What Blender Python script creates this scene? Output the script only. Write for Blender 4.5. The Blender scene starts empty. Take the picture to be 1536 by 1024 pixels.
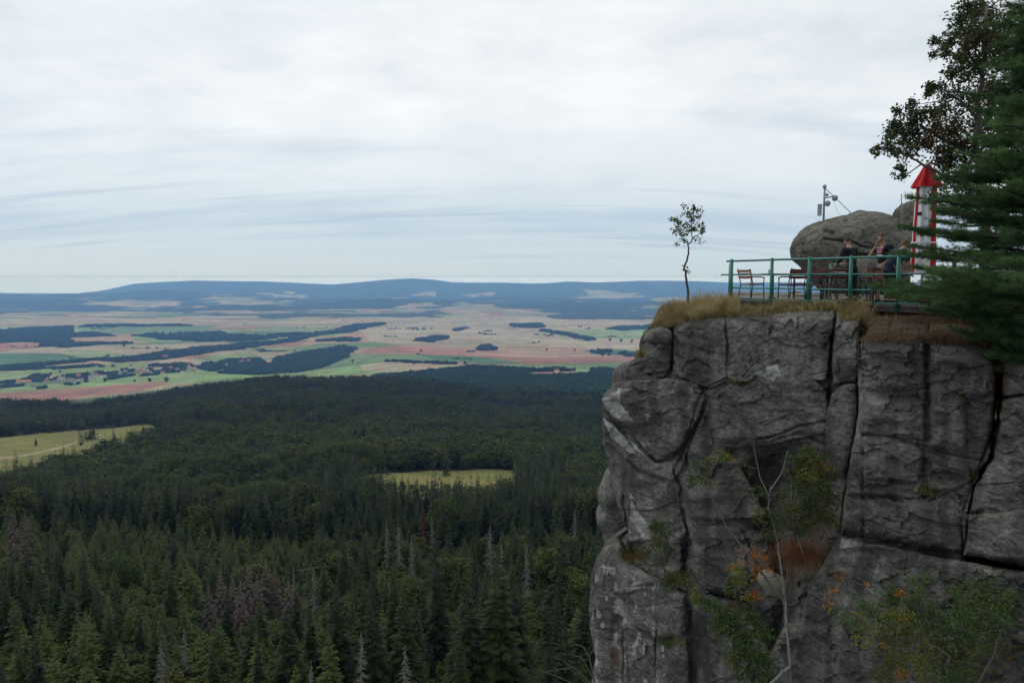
import bpy, bmesh, math, random
import numpy as np
from mathutils import Vector, Matrix
random.seed(11); RNG = np.random.default_rng(7)
sc = bpy.context.scene
COL = sc.collection
F = 1110.0; PITCH = math.radians(4.945); CP, SP = math.cos(PITCH), math.sin(PITCH)

# ---------- photo geometry helpers (a pixel of the 1536x1024 photo -> a point at a stated distance)
def at(u, v, Y):
    xc = (np.asarray(u, float) - 768) / F; yc = -(np.asarray(v, float) - 512) / F
    dy = CP + SP * yc; dz = -SP + CP * yc
    return np.stack(np.broadcast_arrays(xc / dy * Y, np.asarray(Y, float) + 0 * xc, dz / dy * Y), -1)
def P(u, v, Y): return Vector([float(c) for c in at(u, v, Y)])
def proj(X, Y, Z):
    yc = Y * CP - Z * SP; zc = Y * SP + Z * CP
    return 768 + F * X / yc, 512 - F * zc / yc
def tandep(v): return np.tan(PITCH + np.arctan((np.asarray(v, float) - 512) / F))
def at_z(u, v, z):
    return P(u, v, float(-z / tandep(v)))
def smooth(a, b, x):
    t = np.clip((x - a) / (b - a), 0, 1); return t * t * (3 - 2 * t)
def inpoly(u, v, poly):
    u = np.asarray(u, float); v = np.asarray(v, float)
    ins = np.zeros(u.shape, bool); n = len(poly); j = n - 1
    for i in range(n):
        x1, y1 = poly[i]; x2, y2 = poly[j]
        if y1 != y2:
            c = ((y1 > v) != (y2 > v)) & (u < (x2 - x1) * (v - y1) / (y2 - y1) + x1)
            ins ^= c
        j = i
    return ins
def segdist(u, v, pts, closed=False):
    d = np.full(np.shape(u), 1e9)
    n = len(pts)
    for i in range(n if closed else n - 1):
        x1, y1 = pts[i]; x2, y2 = pts[(i + 1) % n]
        dx, dy = x2 - x1, y2 - y1
        t = np.clip(((u - x1) * dx + (v - y1) * dy) / (dx * dx + dy * dy + 1e-9), 0, 1)
        d = np.minimum(d, np.hypot(u - x1 - t * dx, v - y1 - t * dy))
    return d
def hsh(ix, iy, iz, seed):
    n = (ix.astype(np.int64) * 374761393 + iy.astype(np.int64) * 668265263 + iz.astype(np.int64) * 2147483647 + seed * 1274126177) & 0xffffffff
    n = ((n ^ (n >> 13)) * 1274126177) & 0xffffffff
    n = n ^ (n >> 16)
    return (n & 0xffff) / 65535.0
def vnoise(x, y, z=None, seed=0):
    x = np.asarray(x, float); y = np.asarray(y, float)
    z = np.zeros_like(x) if z is None else np.asarray(z, float)
    ix, iy, iz = np.floor(x), np.floor(y), np.floor(z)
    fx, fy, fz = x - ix, y - iy, z - iz
    fx, fy, fz = [f * f * (3 - 2 * f) for f in (fx, fy, fz)]
    r = 0
    for a in (0, 1):
        for b in (0, 1):
            for c in (0, 1):
                r = r + hsh(ix + a, iy + b, iz + c, seed) * (fx if a else 1 - fx) * (fy if b else 1 - fy) * (fz if c else 1 - fz)
    return r * 2 - 1
def fbm(x, y, z=None, octv=4, seed=0):
    r = 0; a = .5; s = 1.0
    for o in range(octv):
        r = r + a * vnoise(x * s, y * s, None if z is None else z * s, seed + o * 17); a *= .5; s *= 2.03
    return r
def cells(x, y, sx, sy, seed):
    """nearest jittered cell: id hash and edge measure"""
    gx, gy = np.floor(x / sx), np.floor(y / sy)
    best = np.full(np.shape(x), 1e18); second = best.copy(); idh = np.zeros(np.shape(x))
    for a in (-1, 0, 1):
        for b in (-1, 0, 1):
            cx, cy = gx + a, gy + b
            px = (cx + hsh(cx, cy, cx * 0, seed)) * sx; py = (cy + hsh(cx, cy, cx * 0, seed + 5)) * sy
            d = np.abs((x - px) / sx) + np.abs((y - py) / sy) * 1.2
            h = hsh(cx, cy, cx * 0, seed + 9)
            m = d < best
            second = np.where(m, best, np.minimum(second, d))
            idh = np.where(m, h, idh); best = np.where(m, d, best)
    return idh, second - best

# ---------- object helpers
def tag(o, label=None, cat=None, group=None, kind=None):
    if label: o['label'] = label
    if cat: o['category'] = cat
    if group: o['group'] = group
    if kind: o['kind'] = kind
    return o
def empty(name, loc=(0, 0, 0), rz=0.0, label=None, cat=None, group=None):
    o = bpy.data.objects.new(name, None); COL.objects.link(o); o.location = loc; o.rotation_euler = (0, 0, rz)
    o.empty_display_size = .2
    return tag(o, label, cat, group)
def copy_tree(o, parent=None):
    c = o.copy(); COL.objects.link(c); c.parent = parent
    for ch in list(o.children): copy_tree(ch, c)
    return c
def np_mesh(name, verts, faces, mats=(), fmat=None, smoothf=False, colors=None):
    """faces: (n,3) or (n,4) int array, or list of such arrays"""
    me = bpy.data.meshes.new(name)
    if not isinstance(faces, list): faces = [faces]
    faces = [np.asarray(f, np.int32) for f in faces if len(f)]
    verts = np.asarray(verts, np.float32)
    tot = np.concatenate([np.full(len(f), f.shape[1], np.int32) for f in faces])
    loops = np.concatenate([f.ravel() for f in faces])
    me.vertices.add(len(verts)); me.vertices.foreach_set('co', verts.ravel())
    me.loops.add(len(loops)); me.loops.foreach_set('vertex_index', loops)
    me.polygons.add(len(tot)); st = np.zeros(len(tot), np.int32); st[1:] = np.cumsum(tot)[:-1]
    me.polygons.foreach_set('loop_start', st)
    if fmat is not None: me.polygons.foreach_set('material_index', np.asarray(fmat, np.int32))
    if smoothf: me.polygons.foreach_set('use_smooth', np.ones(len(tot), bool))
    me.update(calc_edges=True)
    if colors is not None:
        a = me.color_attributes.new('tint', 'FLOAT_COLOR', 'POINT')
        c = np.ones((len(verts), 4), np.float32); c[:, :colors.shape[1]] = colors
        a.data.foreach_set('color', c.ravel())
    for m in mats: me.materials.append(m)
    return me
def link(name, me, parent=None):
    o = bpy.data.objects.new(name, me); COL.objects.link(o)
    if parent is not None: o.parent = parent
    return o
class MB:
    """collects boxes, tubes and quads into ONE mesh"""
    def __init__(s): s.v = []; s.f = []; s.m = []
    def add(s, vs, fs, mi=0):
        b = len(s.v); s.v += [tuple(v) for v in vs]; s.f += [tuple(b + i for i in f) for f in fs]; s.m += [mi] * len(fs)
    def box(s, c, d, M=None, mi=0):
        x, y, z = [q / 2 for q in d]
        vs = [Vector((a * x, b * y, e * z)) for a in (-1, 1) for b in (-1, 1) for e in (-1, 1)]
        if M is not None: vs = [M @ v for v in vs]
        vs = [v + Vector(c) for v in vs]
        s.add(vs, [(0, 1, 3, 2), (4, 6, 7, 5), (0, 4, 5, 1), (2, 3, 7, 6), (0, 2, 6, 4), (1, 5, 7, 3)], mi)
    def beam(s, a, b, w, h, mi=0, up=(0, 0, 1)):
        a, b = Vector(a), Vector(b); d = (b - a); L = d.length
        if L < 1e-6: return
        y = d.normalized(); x = y.cross(Vector(up))
        if x.length < 1e-4: x = Vector((1, 0, 0))
        x.normalize(); z = x.cross(y)
        s.box((a + b) / 2, (w, L, h), Matrix((x, y, z)).transposed(), mi)
    def tube(s, pts, r, n=8, mi=0, cap=True):
        pts = [Vector(p) for p in pts]; k = len(pts)
        if not hasattr(r, '__len__'): r = [r] * k
        rings = []; prev = None
        for i, p in enumerate(pts):
            t = (pts[min(i + 1, k - 1)] - pts[max(i - 1, 0)])
            t = t.normalized() if t.length > 1e-9 else Vector((0, 0, 1))
            if prev is None: x = t.orthogonal().normalized()
            else:
                x = prev - t * prev.dot(t); x = x.normalized() if x.length > 1e-6 else t.orthogonal().normalized()
            prev = x; y = t.cross(x)
            rings.append([p + (x * math.cos(2 * math.pi * j / n) + y * math.sin(2 * math.pi * j / n)) * r[i] for j in range(n)])
        vs = [v for rg in rings for v in rg]; fs = []
        for i in range(k - 1):
            for j in range(n):
                fs.append((i * n + j, i * n + (j + 1) % n, (i + 1) * n + (j + 1) % n, (i + 1) * n + j))
        if cap: fs += [tuple(range(n - 1, -1, -1)), tuple((k - 1) * n + j for j in range(n))]
        s.add(vs, fs, mi)
    def lathe(s, c, prof, n=20, mi=0, M=None):
        vs = []; c = Vector(c)
        for r, z in prof:
            for j in range(n):
                v = Vector((r * math.cos(2 * math.pi * j / n), r * math.sin(2 * math.pi * j / n), z))
                vs.append((M @ v if M is not None else v) + c)
        fs = [(i * n + j, i * n + (j + 1) % n, (i + 1) * n + (j + 1) % n, (i + 1) * n + j) for i in range(len(prof) - 1) for j in range(n)]
        s.add(vs, fs, mi)
    def build(s, name, mats, parent=None, smoothf=False):
        me = bpy.data.meshes.new(name); me.from_pydata(s.v, [], s.f)
        if not isinstance(mats, (list, tuple)): mats = [mats]
        for m in mats: me.materials.append(m)
        me.polygons.foreach_set('material_index', s.m)
        if smoothf: me.polygons.foreach_set('use_smooth', [True] * len(s.f))
        me.update()
        return link(name, me, parent)

# ---------- materials
def newmat(name):
    m = bpy.data.materials.new(name); m.use_nodes = True
    nt = m.node_tree; b = nt.nodes['Principled BSDF']
    return m, nt, b
def nd(nt, t, **kw):
    n = nt.nodes.new(t)
    for k, v in kw.items():
        if hasattr(n, k): setattr(n, k, v)
        else: n.inputs[k.replace('_', ' ')].default_value = v
    return n
def ramp(nt, fac, stops):
    r = nt.nodes.new('ShaderNodeValToRGB'); e = r.color_ramp.elements
    while len(e) < len(stops): e.new(.5)
    for i, (p, c) in enumerate(stops):
        e[i].position = p; e[i].color = (*c, 1) if len(c) == 3 else c
    nt.links.new(fac, r.inputs[0]); return r.outputs[0]
def mixc(nt, fac, a, b, mode='MIX'):
    m = nt.nodes.new('ShaderNodeMix'); m.data_type = 'RGBA'; m.blend_type = mode
    for s, v in ((m.inputs[0], fac), (m.inputs[6], a), (m.inputs[7], b)):
        if isinstance(v, (int, float)): s.default_value = v
        elif isinstance(v, tuple): s.default_value = (*v, 1)
        else: nt.links.new(v, s)
    return m.outputs[2]
def math_(nt, op, a, b=0.0, clamp=False):
    m = nt.nodes.new('ShaderNodeMath'); m.operation = op; m.use_clamp = clamp
    for s, v in ((m.inputs[0], a), (m.inputs[1], b)):
        if isinstance(v, (int, float)): s.default_value = v
        else: nt.links.new(v, s)
    return m.outputs[0]
def coords(nt, scale=(1, 1, 1), kind='Object', src=None):
    c = nt.nodes.new('ShaderNodeTexCoord') if kind != 'World' else nt.nodes.new('ShaderNodeNewGeometry')
    mp = nt.nodes.new('ShaderNodeMapping'); mp.inputs['Scale'].default_value = scale
    nt.links.new(c.outputs['Object'] if kind != 'World' else c.outputs['Position'], mp.inputs[0]); return mp.outputs[0]
def noise(nt, vec, scale, detail=5, rough=.55):
    n = nt.nodes.new('ShaderNodeTexNoise'); n.inputs['Scale'].default_value = scale
    n.inputs['Detail'].default_value = detail; n.inputs['Roughness'].default_value = rough
    nt.links.new(vec, n.inputs['Vector']); return n.outputs['Fac']
def bump(nt, b, h, strength=.3, dist=.02):
    bp = nt.nodes.new('ShaderNodeBump'); bp.inputs['Strength'].default_value = strength; bp.inputs['Distance'].default_value = dist
    nt.links.new(h, bp.inputs['Height']); nt.links.new(bp.outputs[0], b.inputs['Normal'])
def simple(name, c1, c2=None, scale=8, rough=.7, bmp=.1, metal=0.0, spec=.3):
    m, nt, b = newmat(name); c2 = c2 or tuple(x * .75 for x in c1)
    n = noise(nt, coords(nt), scale)
    nt.links.new(mixc(nt, n, c1, c2), b.inputs['Base Color'])
    b.inputs['Roughness'].default_value = rough; b.inputs['Metallic'].default_value = metal
    b.inputs['Specular IOR Level'].default_value = spec
    if bmp: bump(nt, b, n, bmp, .01)
    return m
def foliage(name, cols, rnd=.5, clump=.02, leafscale=3.0, spec=.15):
    """cols: ramp over per-tree random + place noise; leaf-sized variation on top"""
    m, nt, b = newmat(name)
    oi = nt.nodes.new('ShaderNodeObjectInfo')
    mp = nt.nodes.new('ShaderNodeMapping'); mp.inputs['Scale'].default_value = (clump,) * 3
    nt.links.new(oi.outputs['Location'], mp.inputs[0])
    pn = noise(nt, mp.outputs[0], 1.0, 3)
    f = math_(nt, 'ADD', math_(nt, 'MULTIPLY', oi.outputs['Random'], rnd), math_(nt, 'MULTIPLY', pn, 1 - rnd), True)
    n = len(cols); c = ramp(nt, f, [(i / (n - 1) * .7 + .15, cc) for i, cc in enumerate(cols)])
    ln = noise(nt, coords(nt), leafscale, 2)
    c = mixc(nt, 1.0, c, ramp(nt, ln, [(.3, (.6, .6, .6)), (.7, (1.4, 1.4, 1.3))]), 'MULTIPLY')
    nt.links.new(c, b.inputs['Base Color']); b.inputs['Roughness'].default_value = .8
    b.inputs['Specular IOR Level'].default_value = spec
    return m
# =====================================================  CAMERA, WORLD, LIGHT
cam = bpy.data.objects.new('camera', bpy.data.cameras.new('camera')); COL.objects.link(cam)
cam.data.sensor_width = 36; cam.data.lens = 36 * F / 1536; cam.data.clip_start = .1; cam.data.clip_end = 150000
cam.rotation_euler = (math.radians(90) - PITCH, 0, 0); sc.camera = cam

SUN_EL, SUN_AZ = math.radians(48), math.radians(-35)      # azimuth from +Y, towards -X (left of the view), behind cloud
W = bpy.data.worlds.new('World'); sc.world = W; W.use_nodes = True
nt = W.node_tree; nt.nodes.clear()
out = nt.nodes.new('ShaderNodeOutputWorld'); bg = nt.nodes.new('ShaderNodeBackground')
sky = nt.nodes.new('ShaderNodeTexSky'); sky.sky_type = 'NISHITA'; sky.sun_disc = False
sky.sun_elevation = SUN_EL; sky.sun_rotation = SUN_AZ; sky.altitude = 900; sky.air_density = 1; sky.dust_density = 2
tc = nt.nodes.new('ShaderNodeTexCoord'); sx = nt.nodes.new('ShaderNodeSeparateXYZ'); nt.links.new(tc.outputs['Generated'], sx.inputs[0])
z = sx.outputs['Z']
zz = math_(nt, 'ADD', math_(nt, 'MAXIMUM', z, 0.0), .20)
cx = math_(nt, 'DIVIDE', sx.outputs['X'], zz); cy = math_(nt, 'DIVIDE', sx.outputs['Y'], zz)
cb = nt.nodes.new('ShaderNodeCombineXYZ'); nt.links.new(cx, cb.inputs[0]); nt.links.new(cy, cb.inputs[1])
def wn(scale, detail, off, sxy=(1, 1)):
    mp = nt.nodes.new('ShaderNodeMapping'); mp.inputs['Location'].default_value = (off, off * 1.7, 0); mp.inputs['Scale'].default_value = (sxy[0], sxy[1], 1)
    nt.links.new(cb.outputs[0], mp.inputs[0]); return noise(nt, mp.outputs[0], scale, detail, .55)
d3 = nt.nodes.new('ShaderNodeMapping'); d3.inputs['Scale'].default_value = (1.0, 1.0, 2.6); nt.links.new(tc.outputs['Generated'], d3.inputs[0])
mot = noise(nt, d3.outputs[0], 5.5, 8, .62)
big = wn(.55, 6, 3.1, (.9, 1.1)); med = wn(1.7, 7, 8.4, (.8, 1.1)); streak = wn(1.1, 5, 1.3, (.35, 1.6))
cl = math_(nt, 'ADD', math_(nt, 'ADD', math_(nt, 'MULTIPLY', big, .35), math_(nt, 'MULTIPLY', med, .3)), math_(nt, 'MULTIPLY', mot, .35))
cloud = ramp(nt, cl, [(.41, (6.9, 7.5, 7.9)), (.49, (8.25, 8.55, 8.7)), (.58, (9.2, 9.45, 9.45))])
low = ramp(nt, z, [(.0, (5.4, 6.5, 7.2)), (.08, (5.4, 6.5, 7.3)), (.16, (6.6, 7.4, 8.0)), (.3, (8.4, 8.8, 9.0))])
f1 = ramp(nt, z, [(.05, (.0,) * 3), (.22, (1,) * 3)])
col = mixc(nt, f1, low, cloud)
# grey-blue undersides of the far cloud layers
st = ramp(nt, streak, [(.47, (0,) * 3), (.60, (1,) * 3)])
band = ramp(nt, z, [(.02, (0,) * 3), (.05, (.75,) * 3), (.13, (.6,) * 3), (.26, (.15,) * 3), (.5, (.25,) * 3)])
fac = math_(nt, 'MULTIPLY', st, band)
col = mixc(nt, fac, col, (4.3, 5.5, 6.8))
thin = wn(2.6, 4, 5.7, (.22, 2.4)); tf = math_(nt, 'MULTIPLY', ramp(nt, thin, [(.56, (0,) * 3), (.64, (1,) * 3)]), ramp(nt, z, [(.02, (0,) * 3), (.035, (.6,) * 3), (.09, (.5,) * 3), (.13, (0,) * 3)])); col = mixc(nt, tf, col, (3.9, 5.0, 6.3))
col = mixc(nt, .10, col, sky.outputs[0])
gnd = ramp(nt, math_(nt, 'ADD', math_(nt, 'MULTIPLY', z, 5.0), .5), [(.30, (.0,) * 3), (.38, (1,) * 3)])
below = ramp(nt, math_(nt, 'ADD', math_(nt, 'MULTIPLY', z, 200.0), .5), [(.44, (1,) * 3), (.60, (0,) * 3)])
col = mixc(nt, below, col, (7.9, 9.4, 16.9))  # extra brightness put into the sky under the horizon, offsetting the haze box edge
col = mixc(nt, gnd, (1.2, 1.35, 1.3), col)
nt.links.new(col, bg.inputs['Color']); bg.inputs['Strength'].default_value = .108
nt.links.new(bg.outputs[0], out.inputs['Surface'])
sun = bpy.data.objects.new('sun', bpy.data.lights.new('sun', 'SUN')); COL.objects.link(sun)
sun.data.energy = .6; sun.data.angle = math.radians(25); sun.data.color = (1, .97, .93)
sd = Vector((math.sin(SUN_AZ) * math.cos(SUN_EL), math.cos(SUN_AZ) * math.cos(SUN_EL), math.sin(SUN_EL)))
sun.rotation_euler = sd.to_track_quat('Z', 'Y').to_euler()
vs_ = sc.view_settings; vs_.view_transform = 'Standard'; vs_.look = 'None'; vs_.exposure = 0; vs_.gamma = 1
cy_ = sc.cycles; cy_.volume_bounces = 1; cy_.max_bounces = 6; cy_.diffuse_bounces = 3; cy_.transparent_max_bounces = 8
cy_.use_adaptive_sampling = True; cy_.adaptive_threshold = .02; cy_.use_denoising = True
try: cy_.denoiser = 'OPENIMAGEDENOISE'
except Exception: pass

# haze: one closed box of even air round everything
HT, HB = 14.0, -640.0
mb = MB(); mb.box((0, 14000, (HT + HB) / 2), (160000, 36000, HT - HB))
hm = bpy.data.materials.new('haze_air'); hm.use_nodes = True; n2 = hm.node_tree; n2.nodes.clear()
vo = n2.nodes.new('ShaderNodeOutputMaterial'); pv = n2.nodes.new('ShaderNodeVolumePrincipled')
pv.inputs['Density'].default_value = 5.5e-5; pv.inputs['Color'].default_value = (.20, .43, 1.0, 1); pv.inputs['Absorption Color'].default_value = (.70, .82, 1, 1); pv.inputs['Anisotropy'].default_value = .2
n2.links.new(pv.outputs[0], vo.inputs['Volume'])
hz = mb.build('haze', hm); tag(hz, 'pale blue haze filling the air over the valley', 'haze', kind='stuff')

# =====================================================  TERRAIN
XS = np.array
sky_u = XS([-400, -100, 0, 60, 110, 150, 200, 240, 290, 340, 400, 450, 500, 560, 590, 620, 650, 680, 740, 800, 830, 850, 900, 960, 1050, 1100, 1300, 1600, 2000])
sky_v = XS([436, 437, 439, 439.5, 440, 436, 426, 423, 420.5, 421, 422, 424, 426.5, 421, 418.5, 417, 419.5, 423.5, 423.5, 425, 424, 422, 423.5, 420.5, 422, 424, 423, 426, 430])
h2_u = XS([-400, 0, 60, 120, 180, 250, 300, 360, 430, 520, 600, 680, 760, 850, 930, 1000, 1100, 1600, 2000])
h2_v = XS([446, 444, 445, 441.5, 439, 435.5, 437, 440.5, 446, 449, 447, 449.5, 447, 445.5, 447.5, 446, 444, 445, 448])
rid_u = XS([-600, -200, 0, 60, 120, 230, 300, 400, 470, 540, 620, 700, 780, 900, 1000, 1200, 2200])
rid_v = XS([640, 622, 617, 622, 623, 603, 589, 576, 576, 578, 589, 604, 613, 617, 620, 630, 660])     # ground behind the tree tops
rid_Y = XS([1200, 1250, 1300, 1300, 1300, 1400, 1500, 1550, 1550, 1550, 1500, 1450, 1400, 1350, 1300, 1300, 1300])
nY = XS([0.0, 50, 100, 160, 260, 400, 560, 850, 1150, 1400])
nV = XS([0, 0, 1030, 905, 800, 742, 700, 650, 621, 605.0])
def zlin(v, Y): return -tandep(v) * Y
def terr(X, Y, rough=True):
    X = np.asarray(X, float); Y = np.asarray(Y, float)
    Ys = np.maximum(Y, 5.0)
    u = 768 + F * (X / Ys) * 1.004        # approximate column
    u = np.clip(u, -600, 2200)
    Yr = np.interp(u, rid_u, rid_Y); vr = np.interp(u, rid_u, rid_v)
    t = Ys / Yr * 1400
    vb = np.interp(t, nY[2:], nV[2:])
    vn = vr + (vb - 605) * (1030 - vr) / 425.0
    znear = zlin(vn, Ys)
    z100 = zlin(1030, 100.0)
    znear = np.where(t < 100, z100 + (100 - np.maximum(t, 0)) * .16 , znear)
    # valley / plain / hills
    L = 1 - smooth(430, 620, u)
    yk = XS([1300, 1600, 2100, 2700, 3300, 4500, 6800, 9000, 11500])
    zr = XS([-275, -300, -322, -352, -383, -447, -486, -488, -494.0])
    zl = XS([-440, -445, -448, -452, -456, -466, -486, -488, -494.0])
    zr = zr - .0036 * yk; zl = zl - .0036 * yk
    zv = np.interp(Ys, yk, zr) * (1 - L) + np.interp(Ys, yk, zl) * L
    zs = zlin(np.interp(u, sky_u, sky_v), 27000.0); z2 = zlin(np.interp(u, h2_u, h2_v), 18500.0)
    def seg(a, b, za, zb): return za + (zb - za) * smooth(a, b, Ys)
    zf = np.where(Ys < 12500, zv, np.where(Ys < 15000, seg(12500, 15000, -536, -506), np.where(Ys < 16500, seg(15000, 16500, -506, -526),
         np.where(Ys < 18500, seg(16500, 18500, -526, z2), np.where(Ys < 20500, seg(18500, 20500, z2, z2 - 120),
         np.where(Ys < 27000, seg(20500, 27000, z2 - 120, zs), seg(27000, 31000, zs, zs - 260)))))))
    k = smooth(0, 1, (Ys - Yr) / 800.0)
    z = np.where(Ys < Yr, znear, znear + (zf - znear) * k)
    z = np.where(Ys >= Yr, zlin(vr, Yr) * (1 - k) + zf * k, znear)
    if rough:
        a1 = smooth(150, 500, Ys) * 11 * (1 - smooth(1200, 2500, Ys))
        z = z + a1 * fbm(X / 130, Y / 130, octv=3, seed=3)
        hm_ = smooth(9600, 14500, Ys) * (1 - .75 * smooth(23500, 27000, Ys))
        z = z + hm_ * (120 * fbm(X / 2300, Y / 1300, octv=5, seed=21)) + hm_ * 22 * fbm(X / 700, Y / 500, octv=3, seed=24)
        z = z + 5 * smooth(2500, 5000, Ys) * fbm(X / 900, Y / 900, octv=2, seed=8) * (1 - smooth(11000, 15000, Ys))
        z = z + np.where((Ys > 8500) & (Ys < 12500), 0, 0)
    return z
def hit(u, v, y0=90, y1=12000):
    Y = np.geomspace(y0, y1, 1500); p = at(u, v, Y)
    g = terr(p[:, 0], Y); i = np.argmax(p[:, 2] < g)
    return Vector((float(p[i, 0]), float(Y[i]), float(g[i])))

kf = np.concatenate([np.linspace(-2.2, -.74, 60)[:-1], np.linspace(-.74, .74, 1150), np.linspace(.74, 2.2, 60)[1:]])
Yf = np.concatenate([np.geomspace(6, 250, 60)[:-1], np.geomspace(250, 1500, 260)[:-1], np.geomspace(1500, 12000, 430)[:-1], np.geomspace(12000, 28000, 240)[:-1], np.geomspace(28000, 31900, 14)])
KK, YY = np.meshgrid(kf, Yf); XX = KK * YY
ZZ = terr(XX, YY)
U, V = proj(XX, YY, ZZ)
# ---- what grows on it (field colours, woods): real ground colour, unlit
PAL = XS([(.30, .235, .15), (.34, .27, .18), (.33, .22, .155), (.285, .155, .115), (.15, .22, .085), (.19, .25, .11), (.25, .27, .14), (.115, .18, .085), (.36, .30, .21)])
idh, edge = cells(XX + 120 * fbm(XX / 500, YY / 500, seed=2), YY * 1.0, 620, 420, 4)
ci = (idh * 8.999).astype(int)
C = PAL[ci]
R_ = (.285, .155, .11); RT = (.325, .225, .155); TN = (.325, .275, .185); PT = (.345, .30, .215); GN = (.15, .215, .10); PG = (.235, .285, .14); YG = (.20, .265, .105); DG = (.085, .16, .085); WD = (.040, .062, .040)
fields = [
 ([(0, 430), (1100, 430), (1100, 494), (0, 494)], None),
 ([(-60, 482), (200, 479), (400, 481), (640, 476), (720, 472), (1000, 478), (1000, 492), (520, 492), (300, 489), (-60, 489)], TN),
 ([(500, 497), (620, 486), (700, 478), (800, 478), (960, 492), (1000, 560), (740, 552), (560, 560), (380, 545)], RT),
 ([(540, 495), (690, 477), (790, 486), (960, 516), (980, 528), (800, 518), (560, 516)], PT),
 ([(690, 478), (1000, 476), (1000, 487), (860, 490), (780, 488)], PT),
 ([(760, 486), (860, 490), (980, 489), (1000, 494), (830, 494)], TN),
 ([(560, 519), (820, 530), (1000, 530), (1000, 553), (760, 549), (640, 541), (540, 531)], R_),
 ([(560, 516), (820, 519), (980, 527), (820, 529), (660, 524)], RT),
 ([(700, 530), (900, 528), (960, 537), (800, 537)], RT),
 ([(620, 512), (700, 509), (830, 517), (700, 520), (560, 515)], TN),
 ([(440, 558), (480, 547), (530, 530), (620, 531), (700, 536), (740, 541), (560, 545), (560, 560)], GN),
 ([(430, 562), (490, 553), (550, 551), (590, 562)], YG),
 ([(540, 547), (575, 542), (700, 545), (650, 556), (590, 561), (545, 555)], TN),
 ([(620, 531), (720, 535), (790, 545), (730, 546), (660, 540)], DG),
 ([(760, 547), (940, 543), (960, 556), (740, 556)], GN),
 ([(790, 555), (880, 554), (885, 559), (860, 562), (800, 562)], PG), ([(810, 557), (860, 556), (850, 561), (805, 561)], RT),
 ([(-60, 489), (120, 489), (120, 502), (-60, 502)], PG),
 ([(115, 489), (250, 487), (330, 488), (285, 502), (120, 500)], GN),
 ([(-60, 500), (110, 499), (110, 515), (-60, 515)], TN),
 ([(98, 505), (220, 504), (240, 507), (220, 514), (115, 516)], RT),
 ([(200, 504), (340, 504), (520, 500), (500, 505), (330, 512), (200, 512)], YG),
 ([(-60, 515), (72, 514), (50, 526), (-60, 529)], R_),
 ([(20, 524), (100, 521), (220, 517), (340, 512), (345, 515), (250, 524), (190, 538), (110, 534), (-10, 530)], TN),
 ([(-60, 529), (90, 530), (140, 538), (40, 547), (-60, 549)], DG),
 ([(100, 524), (130, 524), (210, 535), (150, 538), (90, 530)], PG),
 ([(-60, 547), (60, 547), (60, 550), (-60, 553)], R_),
 ([(40, 547), (160, 538), (300, 536), (260, 542), (110, 546), (-20, 553)], RT),
 ([(-60, 555), (60, 548), (240, 543), (200, 555), (100, 563), (-60, 562)], YG),
 ([(-20, 553), (60, 553), (40, 557), (-60, 560)], TN),
 ([(60, 562), (100, 562), (110, 568), (60, 570)], TN),
 ([(-60, 561), (60, 561), (50, 570), (-60, 572)], PG),
 ([(230, 540), (290, 539), (320, 546), (260, 555), (200, 556), (225, 546)], TN), ([(240, 546), (288, 541), (280, 548), (240, 551)], R_),
 ([(330, 546), (400, 530), (480, 515), (560, 512), (600, 517), (550, 522), (500, 526), (420, 536), (350, 552)], GN),
 ([(380, 532), (450, 524), (450, 528), (400, 537)], TN),
 ([(-60, 586), (60, 578), (200, 560), (300, 553), (470, 556), (480, 575), (250, 574), (120, 583), (-60, 597)], YG),
 ([(-60, 600), (60, 602), (200, 590), (300, 575), (300, 660), (-60, 660)], (.13, .19, .09)),
 ([(-60, 594), (60, 585), (160, 578), (240, 572), (255, 575), (200, 588), (60, 605), (-60, 612)], R_),
 ([(830, 494), (980, 494), (1000, 508), (900, 508), (790, 500)], PG),
 ([(840, 507), (1000, 509), (1000, 519), (880, 514)], PT),
 ([(870, 526), (930, 524), (1000, 530), (1000, 536), (900, 532)], DG),
 ([(830, 494), (740, 480), (700, 482), (800, 502)], TN),
 ([(725, 474), (744, 466), (764, 474)], R_),
]
Ub = U + 1.2 * fbm(XX / 260, YY / 260, seed=61); Vb = V + .5 * fbm(XX / 420, YY / 320, seed=62)
for poly, c in fields:
    if c is None: continue
    m = inpoly(Ub, Vb, poly) & (YY > 1600)
    C = np.where(m[..., None], XS(c), C)
# woods and broken farmland on the far hills
hl = smooth(9000, 12500, YY)
wn1 = fbm(XX / 1900, YY / 1500, octv=5, seed=31)
el = np.clip((ZZ + 540) / 300, 0, 1)
_, e2 = cells(XX, YY, 420, 330, 14); id2, _ = cells(XX, YY, 420, 330, 14)
wood = (YY > 11500) & ((wn1 + el * .75 - .10 - .35 * (id2 < .3) * (1 - el)) > 0) & (YY > 10500)
pn_ = fbm(XX / 1300, YY / 1500, octv=5, seed=77) + .25 * fbm(XX / 330, YY / 500, octv=3, seed=78)
th = np.interp(V, [425, 438, 446, 460, 466, 478, 484], [.9, .30, .16, .14, -.02, -.16, -1.0]) + .05 * (U > 640) * (V > 462)
wood |= (YY > 8200) & (pn_ < th)
farm = PAL[(id2 * 8.99).astype(int)] * .62 + XS((.30, .27, .17)) * .38
C = np.where((YY > 12500)[..., None], farm, C)
C = np.where(wood[..., None], XS(WD), C)
id3, _ = cells(XX + .35 * YY, YY, 330, 150, 55); id4, _ = cells(XX - .2 * YY, YY, 150, 420, 56)
C = np.where(((YY > 1600) & ~wood)[..., None], C * (.86 + .28 * id3)[..., None] * (XS((1, 1, 1)) + (id4 - .5)[..., None] * XS((-.10, .12, -.04))), C)
hedge = (YY > 5000) & (YY < 12500) & (edge < .035) & (fbm(XX / 300, YY / 300, seed=5) > -.05) & (V < 494)
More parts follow.
